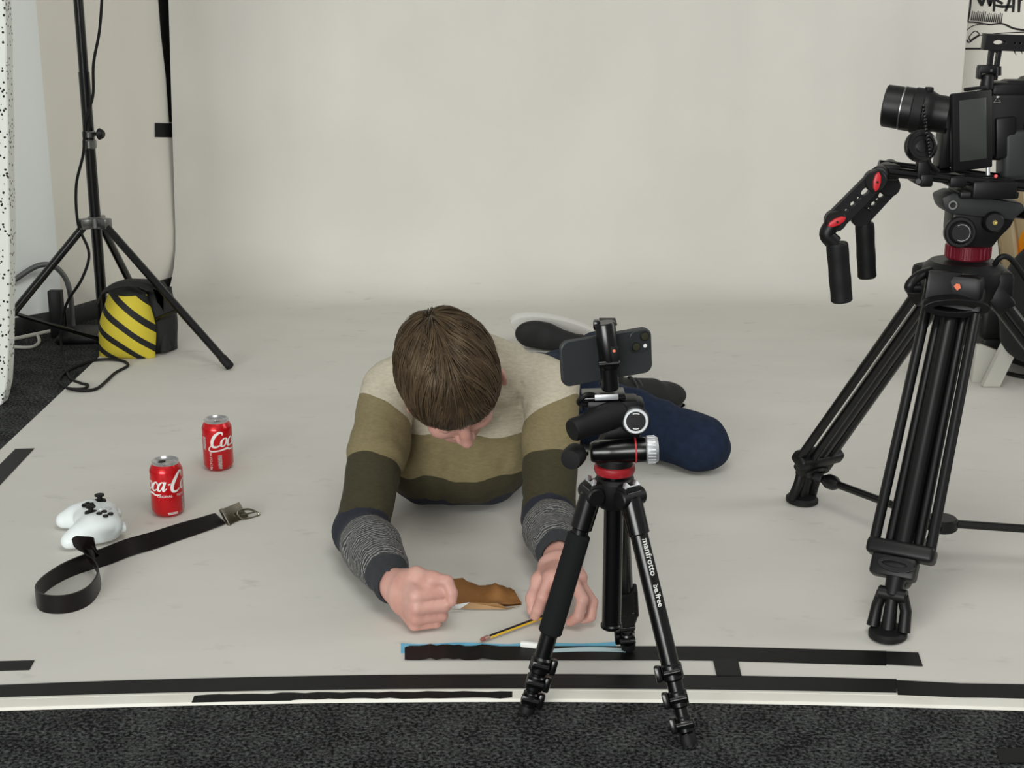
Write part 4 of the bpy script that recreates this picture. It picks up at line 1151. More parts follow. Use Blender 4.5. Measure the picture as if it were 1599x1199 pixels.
# bowl and shoulders
mb = MB(); mb.lathe([(0, -.06), (.05, -.06), (.068, -.035), (.074, -.005), (.070, .012), (.058, .022), (0, .022)], G0 + UP * GZ, UP, 40)
for f_ in GF:
    h = f_ - G0; h.z = 0; h.normalize(); mb.box(G0 + h * .058 + UP * (GZ - .015), (.045, .10, .052), (h, UP.cross(h), UP), .012)
part(R, 'bowl_shoulder', mb, M_BLACK)
YV = G0.y - .07
Q_ = lambda px, py, dy=0.0: at(px, py, YV + dy)
mb = MB(); o = Q_(1492, 478, -.012)
ol = [(.056 * math.cos(t), .016 * math.sin(t)) for t in np.linspace(0, 2 * math.pi, 36, endpoint=False)]; o2 = [(.036 * math.cos(t) - .006, .008 * math.sin(t)) for t in np.linspace(0, 2 * math.pi, 36, endpoint=False)]
v, f = curve_mesh([ol, o2], .008, .002); vv, ff = place2d((v, f), o, (1, 0, -.03), (0, -.25, 1)); mb.add(vv, ff); part(R, 'clamp_ring', mb, M_BLACK)
mb = MB(); mb.prism([(-.056, -.03), (.052, -.036), (.048, .024), (-.050, .026)], Q_(1494, 447, -.0), (1, 0, -.03), (0, .12, 1), -.014, .006); sh = part(R, 'front_plate', mb, M_BLACK)
mb = MB(); o = Q_(1495, 448, -.0155); mb.prism([(0, -.0065), (.006, -.002), (.004, .005), (-.002, .006), (-.0062, .001)], o, (1, 0, 0), (0, 0, 1), -.0012); part(sh, 'orange_badge', mb, M_ORANGE, 'small orange maker badge')
mb = MB(); mb.tube(spline([Q_(1452, 424, .03), Q_(1436, 430, .01), Q_(1424, 440, 0), Q_(1420, 450, 0), Q_(1434, 450, .01)], 4), .009, 12); part(R, 'bowl_clamp_lever', mb, M_BLACK)
# fluid head
mb = MB(); c_ = G0 + UP * 0; pz = at(1510, 425, G0.y).z; mb.lathe([(0, 0), (.046, 0), (.044, .012), (.040, .02), (0, .02)], V((at(1512, 425, G0.y).x, G0.y, pz - .006)), UP, 36); part(R, 'head_neck', mb, M_BLACK)
hx = at(1511, 400, G0.y).x; z1 = at(1511, 410, G0.y - .04).z; z2 = at(1511, 386, G0.y - .04).z
mb = MB(); mb.rod(V((hx, G0.y, z1)), V((hx, G0.y, z2)), .0385, n=48, bev=.002)
for k in range(30):
    t = 2 * math.pi * k / 30; u = V((math.cos(t), math.sin(t), 0)); mb.box(V((hx, G0.y, (z1 + z2) / 2)) + u * .0385, (.003, .0045, (z2 - z1) * .75), (u, UP.cross(u), UP), .0008, 1)
part(R, 'levelling_ring', mb, M_DKRED, 'dark red ribbed levelling ring')
mb = MB(); P0 = Q_(1520, 350, .02)
def pl(pts, Y0): return [((at(x, y, Y0) - P0).x, (at(x, y, Y0) - P0).z) for x, y in pts]
mb.prism(pl([(1477, 330), (1590, 338), (1582, 352), (1562, 372), (1550, 386), (1480, 385), (1475, 362)], YV + .02), P0 , (1, 0, 0), (0, 0, 1), -.0, .0) if False else None
mb.prism(pl([(1487, 330), (1586, 338), (1578, 354), (1560, 372), (1549, 387), (1490, 386), (1484, 362)], YV + .02), P0 + V((0, .050, 0)), (1, 0, 0), (0, 0, 1), .055, .006); part(R, 'fluid_head', mb, M_BLACK)
mb = MB(); mb.prism(pl([(1467, 307), (1485, 299), (1594, 316), (1597, 326), (1578, 342), (1479, 332), (1471, 323)], YV + .02), P0 + V((0, .050, 0)), (1, 0, 0), (0, 0, 1), .065, .004); part(R, 'head_top_plate', mb, M_GREY)
fr_ = YV + .012
for (px, py, r, r2, m_) in ((1497, 362, .0265, .0185, M_BLACK), (1548, 346, .0175, .0165, M_BLACK)):
    mb = MB(); o = at(px, py, fr_); mb.lathe([(r, 0), (r, .012), (r * .94, .014), (r2 + .002, .014), (r2, .022), (r2 - .002, .024), (0, .024)], o, (-.08, -1, .1), 36); kb = part(R, 'drag_knob', mb, m_)
    mb = MB(); d = V((-.08, -1, .1)).normalized(); x, y, _ = frame(d)
    if r > .02:
        vs = []; k = 30
        for q in range(k + 1): t = 4.2 + 4.2 * q / k; vs += [o + d * .0243 + (x * math.cos(t) + y * math.sin(t)) * .0135, o + d * .0243 + (x * math.cos(t) + y * math.sin(t)) * .0141]
        mb.add(vs, [(2 * q, 2 * q + 1, 2 * q + 3, 2 * q + 2) for q in range(k)]); part(kb, 'white_arc', mb, M_ALU, smooth=0)
    else:
        mb.lathe([(.004, .024), (.004, .027), (.002, .027), (.0018, .0245), (0, .0245)], o, d, 18); part(kb, 'brass_bolt', mb, mat('brass', rgb(200, 180, 120), 0.3, 1.0))
mb = MB(); o = at(1487, 320, fr_ - .01); mb.lathe([(.0078, 0), (.0078, .004), (.005, .004), (.0042, -.001), (0, -.001)], o, (0, -1, .05), 28, mats=[0, 0, 0, 1]); part(R, 'accessory_socket', mb, [M_STEEL, M_DARK], 'silver ringed accessory socket')
mb = MB(); mb.rod(at(1580, 332, YV + .05), at(1700, 345, YV - .1), .0095, n=18); part(R, 'pan_bar', mb, M_TUBE)
mb = MB(); mb.tube(spline([at(1552, 415, YV + .04), at(1562, 402, YV + .03), at(1575, 402, YV + .03), at(1590, 418, YV + .04), at(1610, 450, YV + .05)], 5), .005, 10); part(R, 'head_cable', mb, M_RUBBER)

# ================================================================== shoulder rig on the tripod head
YR = 2.475
K_ = lambda px, py, dy=0.0: at(px, py, YR + dy)
R = thing('shoulder_rig', K_(1520, 292), 'black camera shoulder rig with twin hand grips, rails and red levers', 'camera rig')
for dy, k in ((0, 0), (.06, 1)):
    mb = MB(); a = K_(1385, 268); c = K_(1640, 296); o = V((0, dy, .004 * k)); mb.rod(a + o, c + o, .0086, n=20, bev=.001); part(R, 'rail', mb, M_GLOSS)
mb = MB(); mb.box(K_(1540, 291, .03), (.075, .10, .030), None, .004); mb.box(K_(1535, 300, .03), (.10, .075, .012), None, .003); part(R, 'base_plate', mb, M_BLACK)
mb = MB(); mb.box(K_(1485, 279, .03), (.028, .09, .018), None, .003); part(R, 'rail_block', mb, M_BLACK)
mb = MB(); mb.rod(K_(1555, 275, -.02), K_(1555, 275, -.027), .0032, n=18, bev=.001); part(R, 'red_button', mb, M_RED)
mb = MB(); mb.box(K_(1437, 277, .03), (.022, .085, .022), None, .004); mb.rod(K_(1434, 283, -.014), K_(1434, 283, -.02), .0045, n=14); part(R, 'rail_clamp', mb, M_BLACK)
# cross bar and the two arms with their grips
ca = K_(1372, 274, -.02); cb_ = K_(1390, 262, .10)
mb = MB(); mb.rod(ca, cb_, .0155, n=28, bev=.002); mb.box(K_(1388, 268, .01), (.03, .03, .026), None, .004); part(R, 'cross_bar', mb, M_BLACK)


def arm(pa, pb, Y, w, tag_):
    A, B = at(*pa, Y), at(*pb, Y); d = (A - B).normalized(); n_ = V((0, -1, 0)); s_ = d.cross(n_).normalized(); ln = (A - B).length
    O = []
    for t in np.linspace(-math.pi / 2, math.pi / 2, 10): O.append((ln + w * math.cos(t), w * math.sin(t)))
    for t in np.linspace(math.pi / 2, math.pi * 1.5, 10): O.append((w * math.cos(t), w * math.sin(t)))
    ov = lambda c, a, b_: [(c + a * math.cos(t), b_ * math.sin(t)) for t in np.linspace(0, 2 * math.pi, 18, endpoint=False)]
    H = [ov(ln * .74, .009, .0058), ov(ln * .57, .0038, .0032), ov(ln * .43, .0055, .0045), ov(ln * .27, .0036, .003)]
    v, f = curve_mesh([O] + H, .005, .001); mb = MB(); vv, ff = place2d((v, f), B, d, s_); mb.add(vv, ff)
    mb.rod(A - n_ * .010, A + n_ * .010, w * 1.12, n=28, bev=.002); mb.rod(B - n_ * .010, B + n_ * .010, w * 1.1, n=28, bev=.002)
    ar = part(R, 'arm', mb, M_BLACK)
    for q, ang in (((A, .10), (B, 1.1)) if tag_ == 'front' else ()):
        mb = MB(); x = V((math.sin(ang), 0, math.cos(ang))); y = V((math.cos(ang), 0, -math.sin(ang)))
        mb.prism([(0, -.0165), (.0045, -.011), (.0062, 0), (.0045, .011), (0, .0165), (-.0045, .011), (-.0062, 0), (-.0045, -.011)], q + n_ * .0105, y, x, .007 if y.cross(x).y < 0 else -.007, .001)
        lv = part(ar, 'red_lever', mb, M_RED, 'red clamp lever')
        mb = MB(); mb.rod(q + n_ * .017, q + n_ * .0185, .002, n=12); part(ar, 'lever_screw', mb, M_DARK)


def grip(top, bot, r, Y, elbow):
    A, B = at(*top, Y), at(*bot, Y); d = (B - A).normalized(); ln = (B - A).length; mb = MB()
    pr = [(0, 0), (r * .9, 0), (r, .003)] + [(r * (1 + .02 * math.sin(k * .9)), .004 + (ln - .010) * k / 14) for k in range(15)] + [(r, ln - .003), (r * .86, ln), (0, ln)]
    mb.lathe(pr, A, d, 28); gp = part(R, 'hand_grip', mb, M_FOAMGRIP if False else M_RUBBER)
    mb = MB(); E = [at(*e, Y) for e in elbow]; mb.tube(spline(E, 4), [.0135] * (4 * (len(E) - 1) + 1), 16); part(R, 'grip_elbow', mb, M_BLACK)


arm((1366, 282), (1304, 344), YR - .03, .0165, 'front')
arm((1388, 290), (1344, 338), YR + .075, .0165, 'rear')
grip((1307, 379), (1314.5, 471), .0185, YR - .03, [(1303, 346), (1294, 358), (1292, 368), (1304, 380)])
grip((1350, 348), (1354, 434), .0165, YR + .08, [(1341, 335), (1344, 342), (1349, 350)])
# top handle
mb = MB(); hz = K_(1536, 52, .06); a = K_(1536, 65, .06); c = K_(1680, 71, .06); d = (c - a).normalized(); s_ = V((0, 0, 1)); ln = (c - a).length
O = [(0, -.0125), (ln, -.0125), (ln, .0125), (0, .0125)]; ov = lambda c0, a0, b0: [(c0 + a0 * math.cos(t), b0 * math.sin(t)) for t in np.linspace(0, 2 * math.pi, 20, endpoint=False)]
v, f = curve_mesh([O, ov(.024, .0115, .0048)] + [ov(.050 + .009 * k, .0025, .0025) for k in range(5)], .009, .001); vv, ff = place2d((v, f), a, d, d.cross(V((0, 1, 0))) * -1 if d.cross(V((0, 1, 0))).z < 0 else d.cross(V((0, 1, 0)))); mb.add(vv, ff); part(R, 'top_handle', mb, M_BLACK)
mb = MB(); o = K_(1551, 100, .06); ol = [(-.0085, -.026), (.0085, -.026), (.0095, .026), (-.0095, .026)]; sl_ = [(-.0034, -.012), (.0034, -.012), (.0038, .020), (-.0032, .020)]
v, f = curve_mesh([ol, sl_], .005, .0008); vv, ff = place2d((v, f), o, (1, 0, 0), (.05, 0, 1)); mb.add(vv, ff); part(R, 'handle_post', mb, M_BLACK)
mb = MB(); mb.box(K_(1543, 108, .055), (.034, .02, .014), None, .002); mb.box(K_(1529, 114, .055), (.007, .018, .020), None, .002); mb.rod(K_(1558, 104, .05), K_(1558, 118, .05), .006, n=14); mb.rod(K_(1548, 110, .035), K_(1548, 110, .03), .0022, n=10); part(R, 'cold_shoe_bracket', mb, M_BLACK)
mb = MB(); mb.rod(K_(1543, 116, .05), K_(1540, 140, .05), .010, .012, 18, .002); mb.rod(K_(1551, 126, .05), K_(1551, 275, .05), .006, n=14) if False else None; part(R, 'handle_mount', mb, M_BLACK)
# follow focus
mb = MB(); o = K_(1439, 228, -.01); d = V((-.05, -1, .15)).normalized(); mb.lathe([(0, -.012), (.022, -.012), (.0255, -.008), (.0255, .006), (.022, .009), (.0185, .009), (.0175, .006), (.011, .006), (.0105, .010), (0, .011)], o, d, 40); ff_ = part(R, 'focus_wheel', mb, M_GLOSS)
mb = MB(); mb.lathe([(.0262, -.010), (.0275, -.008), (.0275, -.004), (.0262, -.002)], o, d, 40); part(ff_, 'silver_rim', mb, M_GREY)
mb = MB(); mb.box(K_(1441, 262, .0), (.022, .02, .035), None, .003); mb.tube([K_(1448, 245, -.015), K_(1453, 256, -.015), K_(1466, 268, -.012)], .003, 10); part(R, 'focus_bracket', mb, M_BLACK)
mb = MB()
for k in range(16):
    t = k / 15; mb.ball(K_(1442 + 8 * t + (2 if k > 8 else 0), 166 + 78 * t, -.022 - .008 * (t > .45)), .0030, None, 12, 8)
mb.tube([K_(1442, 166, -.020), K_(1447, 205, -.022), K_(1453, 245, -.028)], .0016, 8); part(R, 'focus_gear_belt', mb, M_GLOSS)

# ================================================================== camera
R = thing('video_camera', K_(1560, 275, .03), 'black video camera with big lens and open side screen', 'camera')
YC_ = YR + .03
C_ = lambda px, py, dy=0.0: at(px, py, YC_ + dy)
la = C_(1381, 164.5, .040); lb = C_(1482, 180, .0); d = (lb - la).normalized(); ln = (lb - la).length
mb = MB()
mb.lathe([(.028, .006), (.033, .0), (.0358, .002), (.0362, .026), (.0352, .030)], la, d, 48)
mb.lathe([(.0370, .0315), (.0372, .072), (.0355, .078), (.0335, .082), (.0315, ln * .8), (.031, ln)], la, d, 48); part(R, 'lens', mb, M_BLACK)
mb = MB(); mb.lathe([(.0352, .0290), (.0374, .0300), (.0374, .0315), (.0368, .0320)], la, d, 48); part(R, 'silver_lens_line', mb, mat('lens_silver_line', rgb(150, 150, 150), 0.35, 0.9))
mb = MB(); mb.lathe([(.030, .008), (.020, .012), (0, .0135)], la, d, 40); part(R, 'front_glass', mb, mat('lens_front_glass', rgb(10, 10, 14), 0.05))
mb = MB(); x, y, _ = frame(d); mb.box(la + d * .072 + V((0, -.004, .038)), (.012, .016, .008), None, .002)
prg = [(.0372, .048), (.0385, .050), (.0385, .066), (.0372, .068)]; mb.lathe(prg, la, d, 60); part(R, 'lens_focus_ring', mb, M_RUBBER)
mb = MB(); mb.prism([(-.012, -.066), (.012, -.062), (.012, .046), (-.006, .046), (-.012, .02)], C_(1484, 205, .02), (1, 0, 0), (.04, 0, 1), -.045, .004); part(R, 'lens_mount', mb, M_BLACK)
# body
mb = MB(); e1 = V((.98, .10, -.02)).normalized()
mb.box(C_(1580, 195, .060), (.125, .085, .115), None, .012, 3)
mb.box(C_(1569, 141, .055), (.070, .062, .030), None, .010, 3); mb.box(C_(1590, 137, .055), (.06, .05, .028), None, .010, 3)
mb.box(C_(1620, 180, .04), (.06, .10, .13), None, .014, 3); part(R, 'body', mb, M_BLACK)
mb = MB(); mb.box(C_(1588, 240, .030), (.062, .05, .085), (V((1, 0, .08)), (0, 1, 0), V((-.08, 0, 1))), .010, 3); part(R, 'battery_grip', mb, M_GREY)
mb = MB(); mb.tube([C_(1552, 160, -.0), C_(1562, 160, -.0), C_(1557, 153, .0)], .0013, 8, True); mb.ball(C_(1558, 152, .0), .003); part(R, 'strap_ring', mb, M_STEEL)
mb = MB(); mb.box(C_(1570, 215, .012), (.035, .012, .07), (V((1, 0, .1)), (0, 1, 0), V((-.1, 0, 1))), .004); part(R, 'side_cover', mb, M_BLACK)
# open side screen
s00, s10, s11, s01 = [at(px, py, YY) for px, py, YY in ((1478, 147, YC_ - .035), (1541, 141, YC_ - .012), (1553, 259, YC_ - .012), (1493, 268, YC_ - .035))]
o = (s00 + s10 + s11 + s01) / 4; X = ((s10 + s11) - (s00 + s01)).normalized(); Yv = ((s00 + s10) - (s01 + s11)); Yv = (Yv - X * Yv.dot(X)).normalized(); Z = X.cross(Yv); w = ((s10 + s11) - (s00 + s01)).length / 2; h = ((s00 + s10) - (s01 + s11)).length / 2
if Z.y > 0: Z = -Z
mb = MB(); mb.box(o, (w, h, .011), (X, Yv, X.cross(Yv)), .003); sc2 = part(R, 'side_screen', mb, M_GREY if False else M_BLACK)
mb = MB(); mb.box(o + Z * .0053 + Yv * .002, (w * .68, h * .78, .0008), (X, Yv, X.cross(Yv)), .0002); part(sc2, 'screen_glass', mb, mat('dark_screen_glass', rgb(60, 62, 60), 0.2))
mb = MB(); mb.rod(o - Yv * (h * .43) + X * (w * .42), o - Yv * (h * .60) + X * (w * .42), .0035, n=14); part(R, 'screen_hinge', mb, M_ALU)
mb = MB(); mb.box(o + Yv * (h * .53) + X * .012 - Z * .004, (w * .55, .006, .006), (X, Yv, X.cross(Yv)), .001); part(sc2, 'screen_hood_edge', mb, M_BLACK)

# ================================================================== clutter behind the camera at the right edge
mb = MB(); Yo = 4.1
pts_ = [(1566, 318), (1560, 380), (1549, 470), (1560, 500), (1640, 500), (1660, 318)]
P0 = at(1566, 400, Yo); vs = []; fs = []; nx, nz2 = 26, 16
for j in range(nz2 + 1):
    for i in range(nx + 1):
        px = 1548 + (1 - j / nz2) * 26 + i * 5; py = 505 - j / nz2 * 215; p = at(px, py, Yo); p.y += .018 * math.sin(i * 1.15 + .3 * math.sin(j * .5)); vs.append(p)
for j in range(nz2):
    for i in range(nx): q = j * (nx + 1) + i; fs.append((q, q + 1, q + nx + 2, q + nx + 1))
mb.add(vs, fs); n0 = len(vs); mb.add([v + V((0, .01, 0)) for v in vs], [f[::-1] for f in fs])
R = thing('orange_cloth', at(1570, 505, Yo), 'orange and beige cloth hanging behind the big video tripod', 'cloth')
m, N, L, b = nodes('orange_beige_cloth'); tc = N.new('ShaderNodeTexCoord'); sp = N.new('ShaderNodeSeparateXYZ'); L.new(tc.outputs['Object'], sp.inputs[0])
ma = N.new('ShaderNodeMath'); ma.operation = 'MULTIPLY_ADD'; ma.inputs[1].default_value = -.17; L.new(sp.outputs['Z'], ma.inputs[0]); L.new(sp.outputs['X'], ma.inputs[2])
rr = N.new('ShaderNodeValToRGB'); rr.color_ramp.interpolation = 'CONSTANT'; rr.color_ramp.elements[0].position = 0; rr.color_ramp.elements[0].color = rgb(170, 152, 120)
rr.color_ramp.elements[1].position = .035; rr.color_ramp.elements[1].color = rgb(222, 142, 10)
mo = N.new('ShaderNodeMath'); mo.operation = 'ADD'; mo.inputs[1].default_value = .055; L.new(ma.outputs[0], mo.inputs[0]); L.new(mo.outputs[0], rr.inputs['Fac']); L.new(rr.outputs['Color'], b.inputs['Base Color']); b.inputs['Roughness'].default_value = .8
part(R, 'draped_fabric', mb, m, smooth=60)
# black padded chair back
S = Solid(at(1560, 660, 3.72) - V((.06, .3, 0.0)), at(1560, 660, 3.72) + V((.55, .6, .75)), .006)
cB = at(1640, 470, 3.75); S.ell(cB, (.135, .09, .17), None, .02); S.ell(at(1625, 530, 3.75), (.10, .09, .06), None, .03)
pts, q = S.mesh(); cb0 = at(1640, 560, 3.75)
R = thing('office_chair', V((cb0.x, cb0.y, .02)), 'black padded chair at the right edge behind the big video tripod', 'chair')
solid_obj('backrest', pts, q, mat('black_fabric', rgb(13, 13, 14), 0.85), V((cb0.x, cb0.y, .02)), R)
kz = fl(1610, 588, PZ); mb = MB(); mb.lathe([(0, .02), (.045, .02), (.085, .035), (.10, .07), (.085, .105), (0, .12)], V((kz.x + .03, kz.y + .06, 0)), UP, 36); mb.rod(V((kz.x + .06, kz.y + .06, .08)), V((kz.x + .10, kz.y + .08, .30)), .02, n=16); part(R, 'chair_base', mb, M_BLACK)
mb = MB(); o = V((kz.x + .03, kz.y + .06, PZ)); mb.lathe([(.10, .012), (.106, .010), (.106, .004), (.10, 0)], o, UP, 40); part(R, 'base_ring', mb, M_RUBBER)
# white angled leg of a stool and dark box behind
mb = MB(); f0 = fl(1546, 603, PZ); Yl = f0.y; a = at(1588, 516, Yl); mb.ribbon([f0 + UP * .002, a], [V((.045, 0, 0))] * 2, .022); d = at(1528, 603, Yl)
mb.prism([(p - at(1524, 600, Yl + .03)).xz[:] for p in (at(1521, 603, Yl + .03), at(1541, 604, Yl + .03), at(1563, 556, Yl + .03), at(1534, 541, Yl + .03))] if False else [(0, 0), (.035, 0), (.07, .085), (.02, .105), (.006, .105)], V((at(1524, 600, Yl).x, Yl + .035, PZ)), (1, 0, 0), (0, 0, 1), -.02, .002)
solo('stool_leg', mb, mat('grey_white_painted_wood', rgb(186, 184, 176), 0.5), f0, 'white slanted stool leg standing on the paper behind the big tripod', 'stool')
mb = MB(); a = at(1545, 522, 4.05); mb.box(V((a.x + .06, 4.12, .115)), (.20, .22, .10), None, .02, 3); mb.box(V((a.x + .06, 4.12, .035)), (.17, .19, .066), None, .01)
solo('black_case', mb, M_BLACK, V((a.x + .06, 4.12, PZ)), 'black equipment case on the floor behind the white stool leg', 'case')
# ================================================================== the person lying propped on the elbows
SH1, SH2 = V((-.246, 2.840, .262)), V((.080, 2.845, .262))          # shoulders (picture left, picture right)
EL1, EL2 = V((-.286, 2.590, .052)), V((.072, 2.660, .052))
WR1, WR2 = V((-.202, 2.328, .054)), V((.085, 2.415, .072))
NECK = V((-.092, 2.835, .325))
HIP1, HIP2 = V((-.045, 3.34, .09)), V((.115, 3.33, .092))
KN1, AN1 = V((.165, 3.74, .050)), V((.255, 4.12, .036))
KN2, AN2 = V((.418, 3.085, .064)), V((.25, 3.44, .045))
P0 = V((-.05, 2.95, PZ))
FZ = PZ + .001

# ---- head frame
al = math.radians(35); psi = math.radians(17); rollh = math.radians(0)
U0 = V((0, -math.cos(al), math.sin(al))); F0 = V((0, -math.sin(al), -math.cos(al))); R0 = V((1, 0, 0))
HF = (F0 * math.cos(psi) + R0 * math.sin(psi)).normalized(); HU = U0; HR = (R0 * math.cos(psi) - F0 * math.sin(psi)).normalized()
HC = at(702, 597, 2.655)
hd = lambda r, f, u: HC + HR * r + HF * f + HU * u
HAX = (HR, HF, HU)

S = Solid((-.42, 2.15, -.01), (.56, 4.36, .50), .0032)
# torso
TX = V((1, 0, 0))
S.chain([NECK, V((-.09, 2.87, .285)), V((-.09, 2.92, .21)), V((-.075, 3.02, .125)), V((-.04, 3.16, .10)), V((.01, 3.32, .095))], [.05, .09, .135, .135, .125, .140], .03, TX, .55)
S.chain([SH1, V((-.09, 2.87, .27)), SH2], [.046, .045, .046], .03)
S.chain([SH1, EL1, WR1], [.046, .040, .026], .012); S.chain([SH2, EL2, WR2], [.046, .040, .026], .012)
S.seg(EL1.lerp(WR1, .25), EL1.lerp(WR1, .3), .041, k=.03); S.seg(EL2.lerp(WR2, .25), EL2.lerp(WR2, .3), .041, k=.03)
for hp, kn, an in ((HIP1, KN1, AN1), (HIP2, KN2, AN2)):
    S.chain([hp, kn, an], [.068, .048, .032], .02); S.seg(kn.lerp(an, .3), kn.lerp(an, .4), .038, k=.02)
S.chain([AN1, V((.225, 4.165, .022)), V((.06, 4.14, .050))], [.024, .018, .014], .02)
S.chain([AN2, V((.30, 3.485, .055)), V((.41, 3.55, .035))], [.028, .026, .018], .02)
# neck and head
S.chain([NECK + V((0, .01, .0)), hd(0, -.055, -.045)], [.058, .056], .02)
S.ell(hd(0, -.012, .035), (.076, .097, .088), HAX, .02)
S.ell(hd(0, .030, -.025), (.063, .068, .085), HAX, .025)
S.ell(hd(0, .052, -.092), (.036, .036, .026), HAX, .025)
S.seg(hd(-.05, .02, -.075), hd(-.015, .065, -.098), .018, k=.02); S.seg(hd(.05, .02, -.075), hd(.015, .065, -.098), .018, k=.02)
S.seg(hd(-.034, .083, .022), hd(.034, .083, .022), .013, k=.012)
for s_ in (-1, 1):
    S.ell(hd(s_ * .032, .101, .004), (.017, .012, .011), HAX, .008, op=-1)
    S.ell(hd(s_ * .032, .084, .004), .0125, HAX, .003)
    S.seg(hd(s_ * .020, .094, .010), hd(s_ * .044, .088, .009), .0035, k=.004)
    S.ell(hd(s_ * .040, .070, -.030), (.022, .022, .020), HAX, .018)
    S.ell(hd(s_ * .0105, .104, -.034), (.009, .010, .008), HAX, .006)
    ea = (HR * (s_ * .94) + HF * .0 - HF * .34).normalized(); ef = HU.cross(ea)
    S.ell(hd(.098 if s_ > 0 else -.082, .012, -.012), (.0095, .019, .032), (ea, ef, HU), .006)
    S.ell(hd(.108 if s_ > 0 else -.092, .016, -.006), (.006, .010, .018), (ea, ef, HU), .004, op=-1)
S.chain([hd(0, .090, .012), hd(0, .104, -.012), hd(0, .115, -.029)], [.0085, .0095, .0115], .008)
S.seg(hd(-.018, .088, -.060), hd(.018, .088, -.060), .0065, k=.006); S.seg(hd(-.015, .086, -.071), hd(.015, .086, -.071), .0075, k=.006)
S.seg(hd(-.02, .100, -.0655), hd(.02, .100, -.0655), .0045, k=.003, op=-1) if False else None

# ---- picture-left hand: fist, thumb uppermost
h1 = V((.45, -.89, -.03)).normalized(); e1 = V((.90, .43, 0)).normalized(); u1 = UP
W1 = WR1; f1 = lambda h, e, u: W1 + h1 * h + e1 * e + u1 * u
S.seg(f1(-.01, 0, 0), f1(.030, .002, -.002), .030, .037, .01, u1, .72)
S.seg(f1(.030, .002, -.002), f1(.082, .006, -.006), .037, .0405, .012, u1, .44)
for i, (dz, fw, r, l1) in enumerate(((.026, .002, .0108, .043), (.0055, .006, .0112, .046), (-.0145, .003, .0106, .043), (-.0335, -.005, .0096, .036))):
    K = f1(.088 + fw, .001, dz - .006); p1 = K + e1 * l1 + h1 * (.006 + .003 * (1 if i == 1 else 0)); p2 = p1 + e1 * .004 - h1 * .026; p3 = p2 - e1 * .018 - h1 * .006
    S.chain([f1(.05, .004, dz * .8 - .006), K], [.012, r * 1.04], .008)
    S.chain([K, p1, p2, p3], [r * 1.05, r, r * .94, r * .85], .003)
S.ell(f1(.080, .026, .030), .013, None, .01)
S.chain([f1(.012, .012, .018), f1(.048, .020, .036), f1(.083, .034, .042), f1(.098, .054, .040)], [.016, .0145, .0120, .0108], .010)
S.chain([f1(.098, .054, .040), f1(.108, .058, .022), f1(.112, .056, .009)], [.0110, .0104, .0088], .003)

# ---- picture-right hand: bent over the pencil
f2 = lambda x, y, z: V((x, y, z))
S.seg(WR2, f2(.084, 2.380, .074), .028, .034, .012, TX, .70)
S.seg(f2(.084, 2.380, .074), f2(.090, 2.305, .080), .036, .040, .012, TX, .42)
FN = [  # knuckle, middle joint, end joint, tip
    [(.064, 2.300, .083), (.052, 2.272, .060), (.044, 2.278, .034), (.0385, 2.288, .014)],
    [(.083, 2.292, .086), (.078, 2.256, .066), (.070, 2.258, .036), (.062, 2.268, .014)],
    [(.102, 2.296, .080), (.119, 2.262, .058), (.112, 2.258, .030), (.098, 2.268, .0135)],
    [(.116, 2.308, .069), (.137, 2.284, .044), (.134, 2.275, .022), (.120, 2.278, .0125)]]
for i, fp in enumerate(FN):
    r = (.0104, .0108, .0102, .0094)[i]; pts_ = [V(p) for p in fp]
    S.chain([f2(.085 + (pts_[0].x - .085) * .5, 2.345, .078), pts_[0]], [.012, r * 1.05], .008)
    S.chain(pts_, [r * 1.06, r, r * .92, r * .82], .003)
S.chain([f2(.066, 2.385, .066), f2(.047, 2.345, .058), f2(.036, 2.318, .036), f2(.0345, 2.308, .017)], [.015, .0128, .0112, .0092], .010)
S.floor(FZ)
p, q = S.mesh()
m, N, L, b = nodes('skin')
tc = N.new('ShaderNodeTexCoord'); n1 = N.new('ShaderNodeTexNoise'); n1.inputs['Scale'].default_value = 22; n1.inputs['Detail'].default_value = 5; L.new(tc.outputs['Object'], n1.inputs['Vector'])
r = N.new('ShaderNodeValToRGB'); r.color_ramp.elements[0].position = .35; r.color_ramp.elements[0].color = rgb(190, 140, 128); r.color_ramp.elements[1].position = .68; r.color_ramp.elements[1].color = rgb(205, 160, 148)
L.new(n1.outputs['Fac'], r.inputs['Fac']); L.new(r.outputs['Color'], b.inputs['Base Color']); b.inputs['Roughness'].default_value = .5
b.inputs['Subsurface Weight'].default_value = .12; b.inputs['Subsurface Radius'].default_value = (.010, .004, .002); b.inputs['Subsurface Scale'].default_value = .6
n2 = N.new('ShaderNodeTexNoise'); n2.inputs['Scale'].default_value = 160; n2.inputs['Detail'].default_value = 4; L.new(tc.outputs['Object'], n2.inputs['Vector']); bp = N.new('ShaderNodeBump'); bp.inputs['Strength'].default_value = .2; bp.inputs['Distance'].default_value = .0015; L.new(n2.outputs['Fac'], bp.inputs['Height']); L.new(bp.outputs['Normal'], b.inputs['Normal'])
PERSON = solid_obj('person', p, q, m, P0)
tag(PERSON, 'person in a striped sweater and jeans lying propped on elbows, head bowed, holding a pencil', 'person')

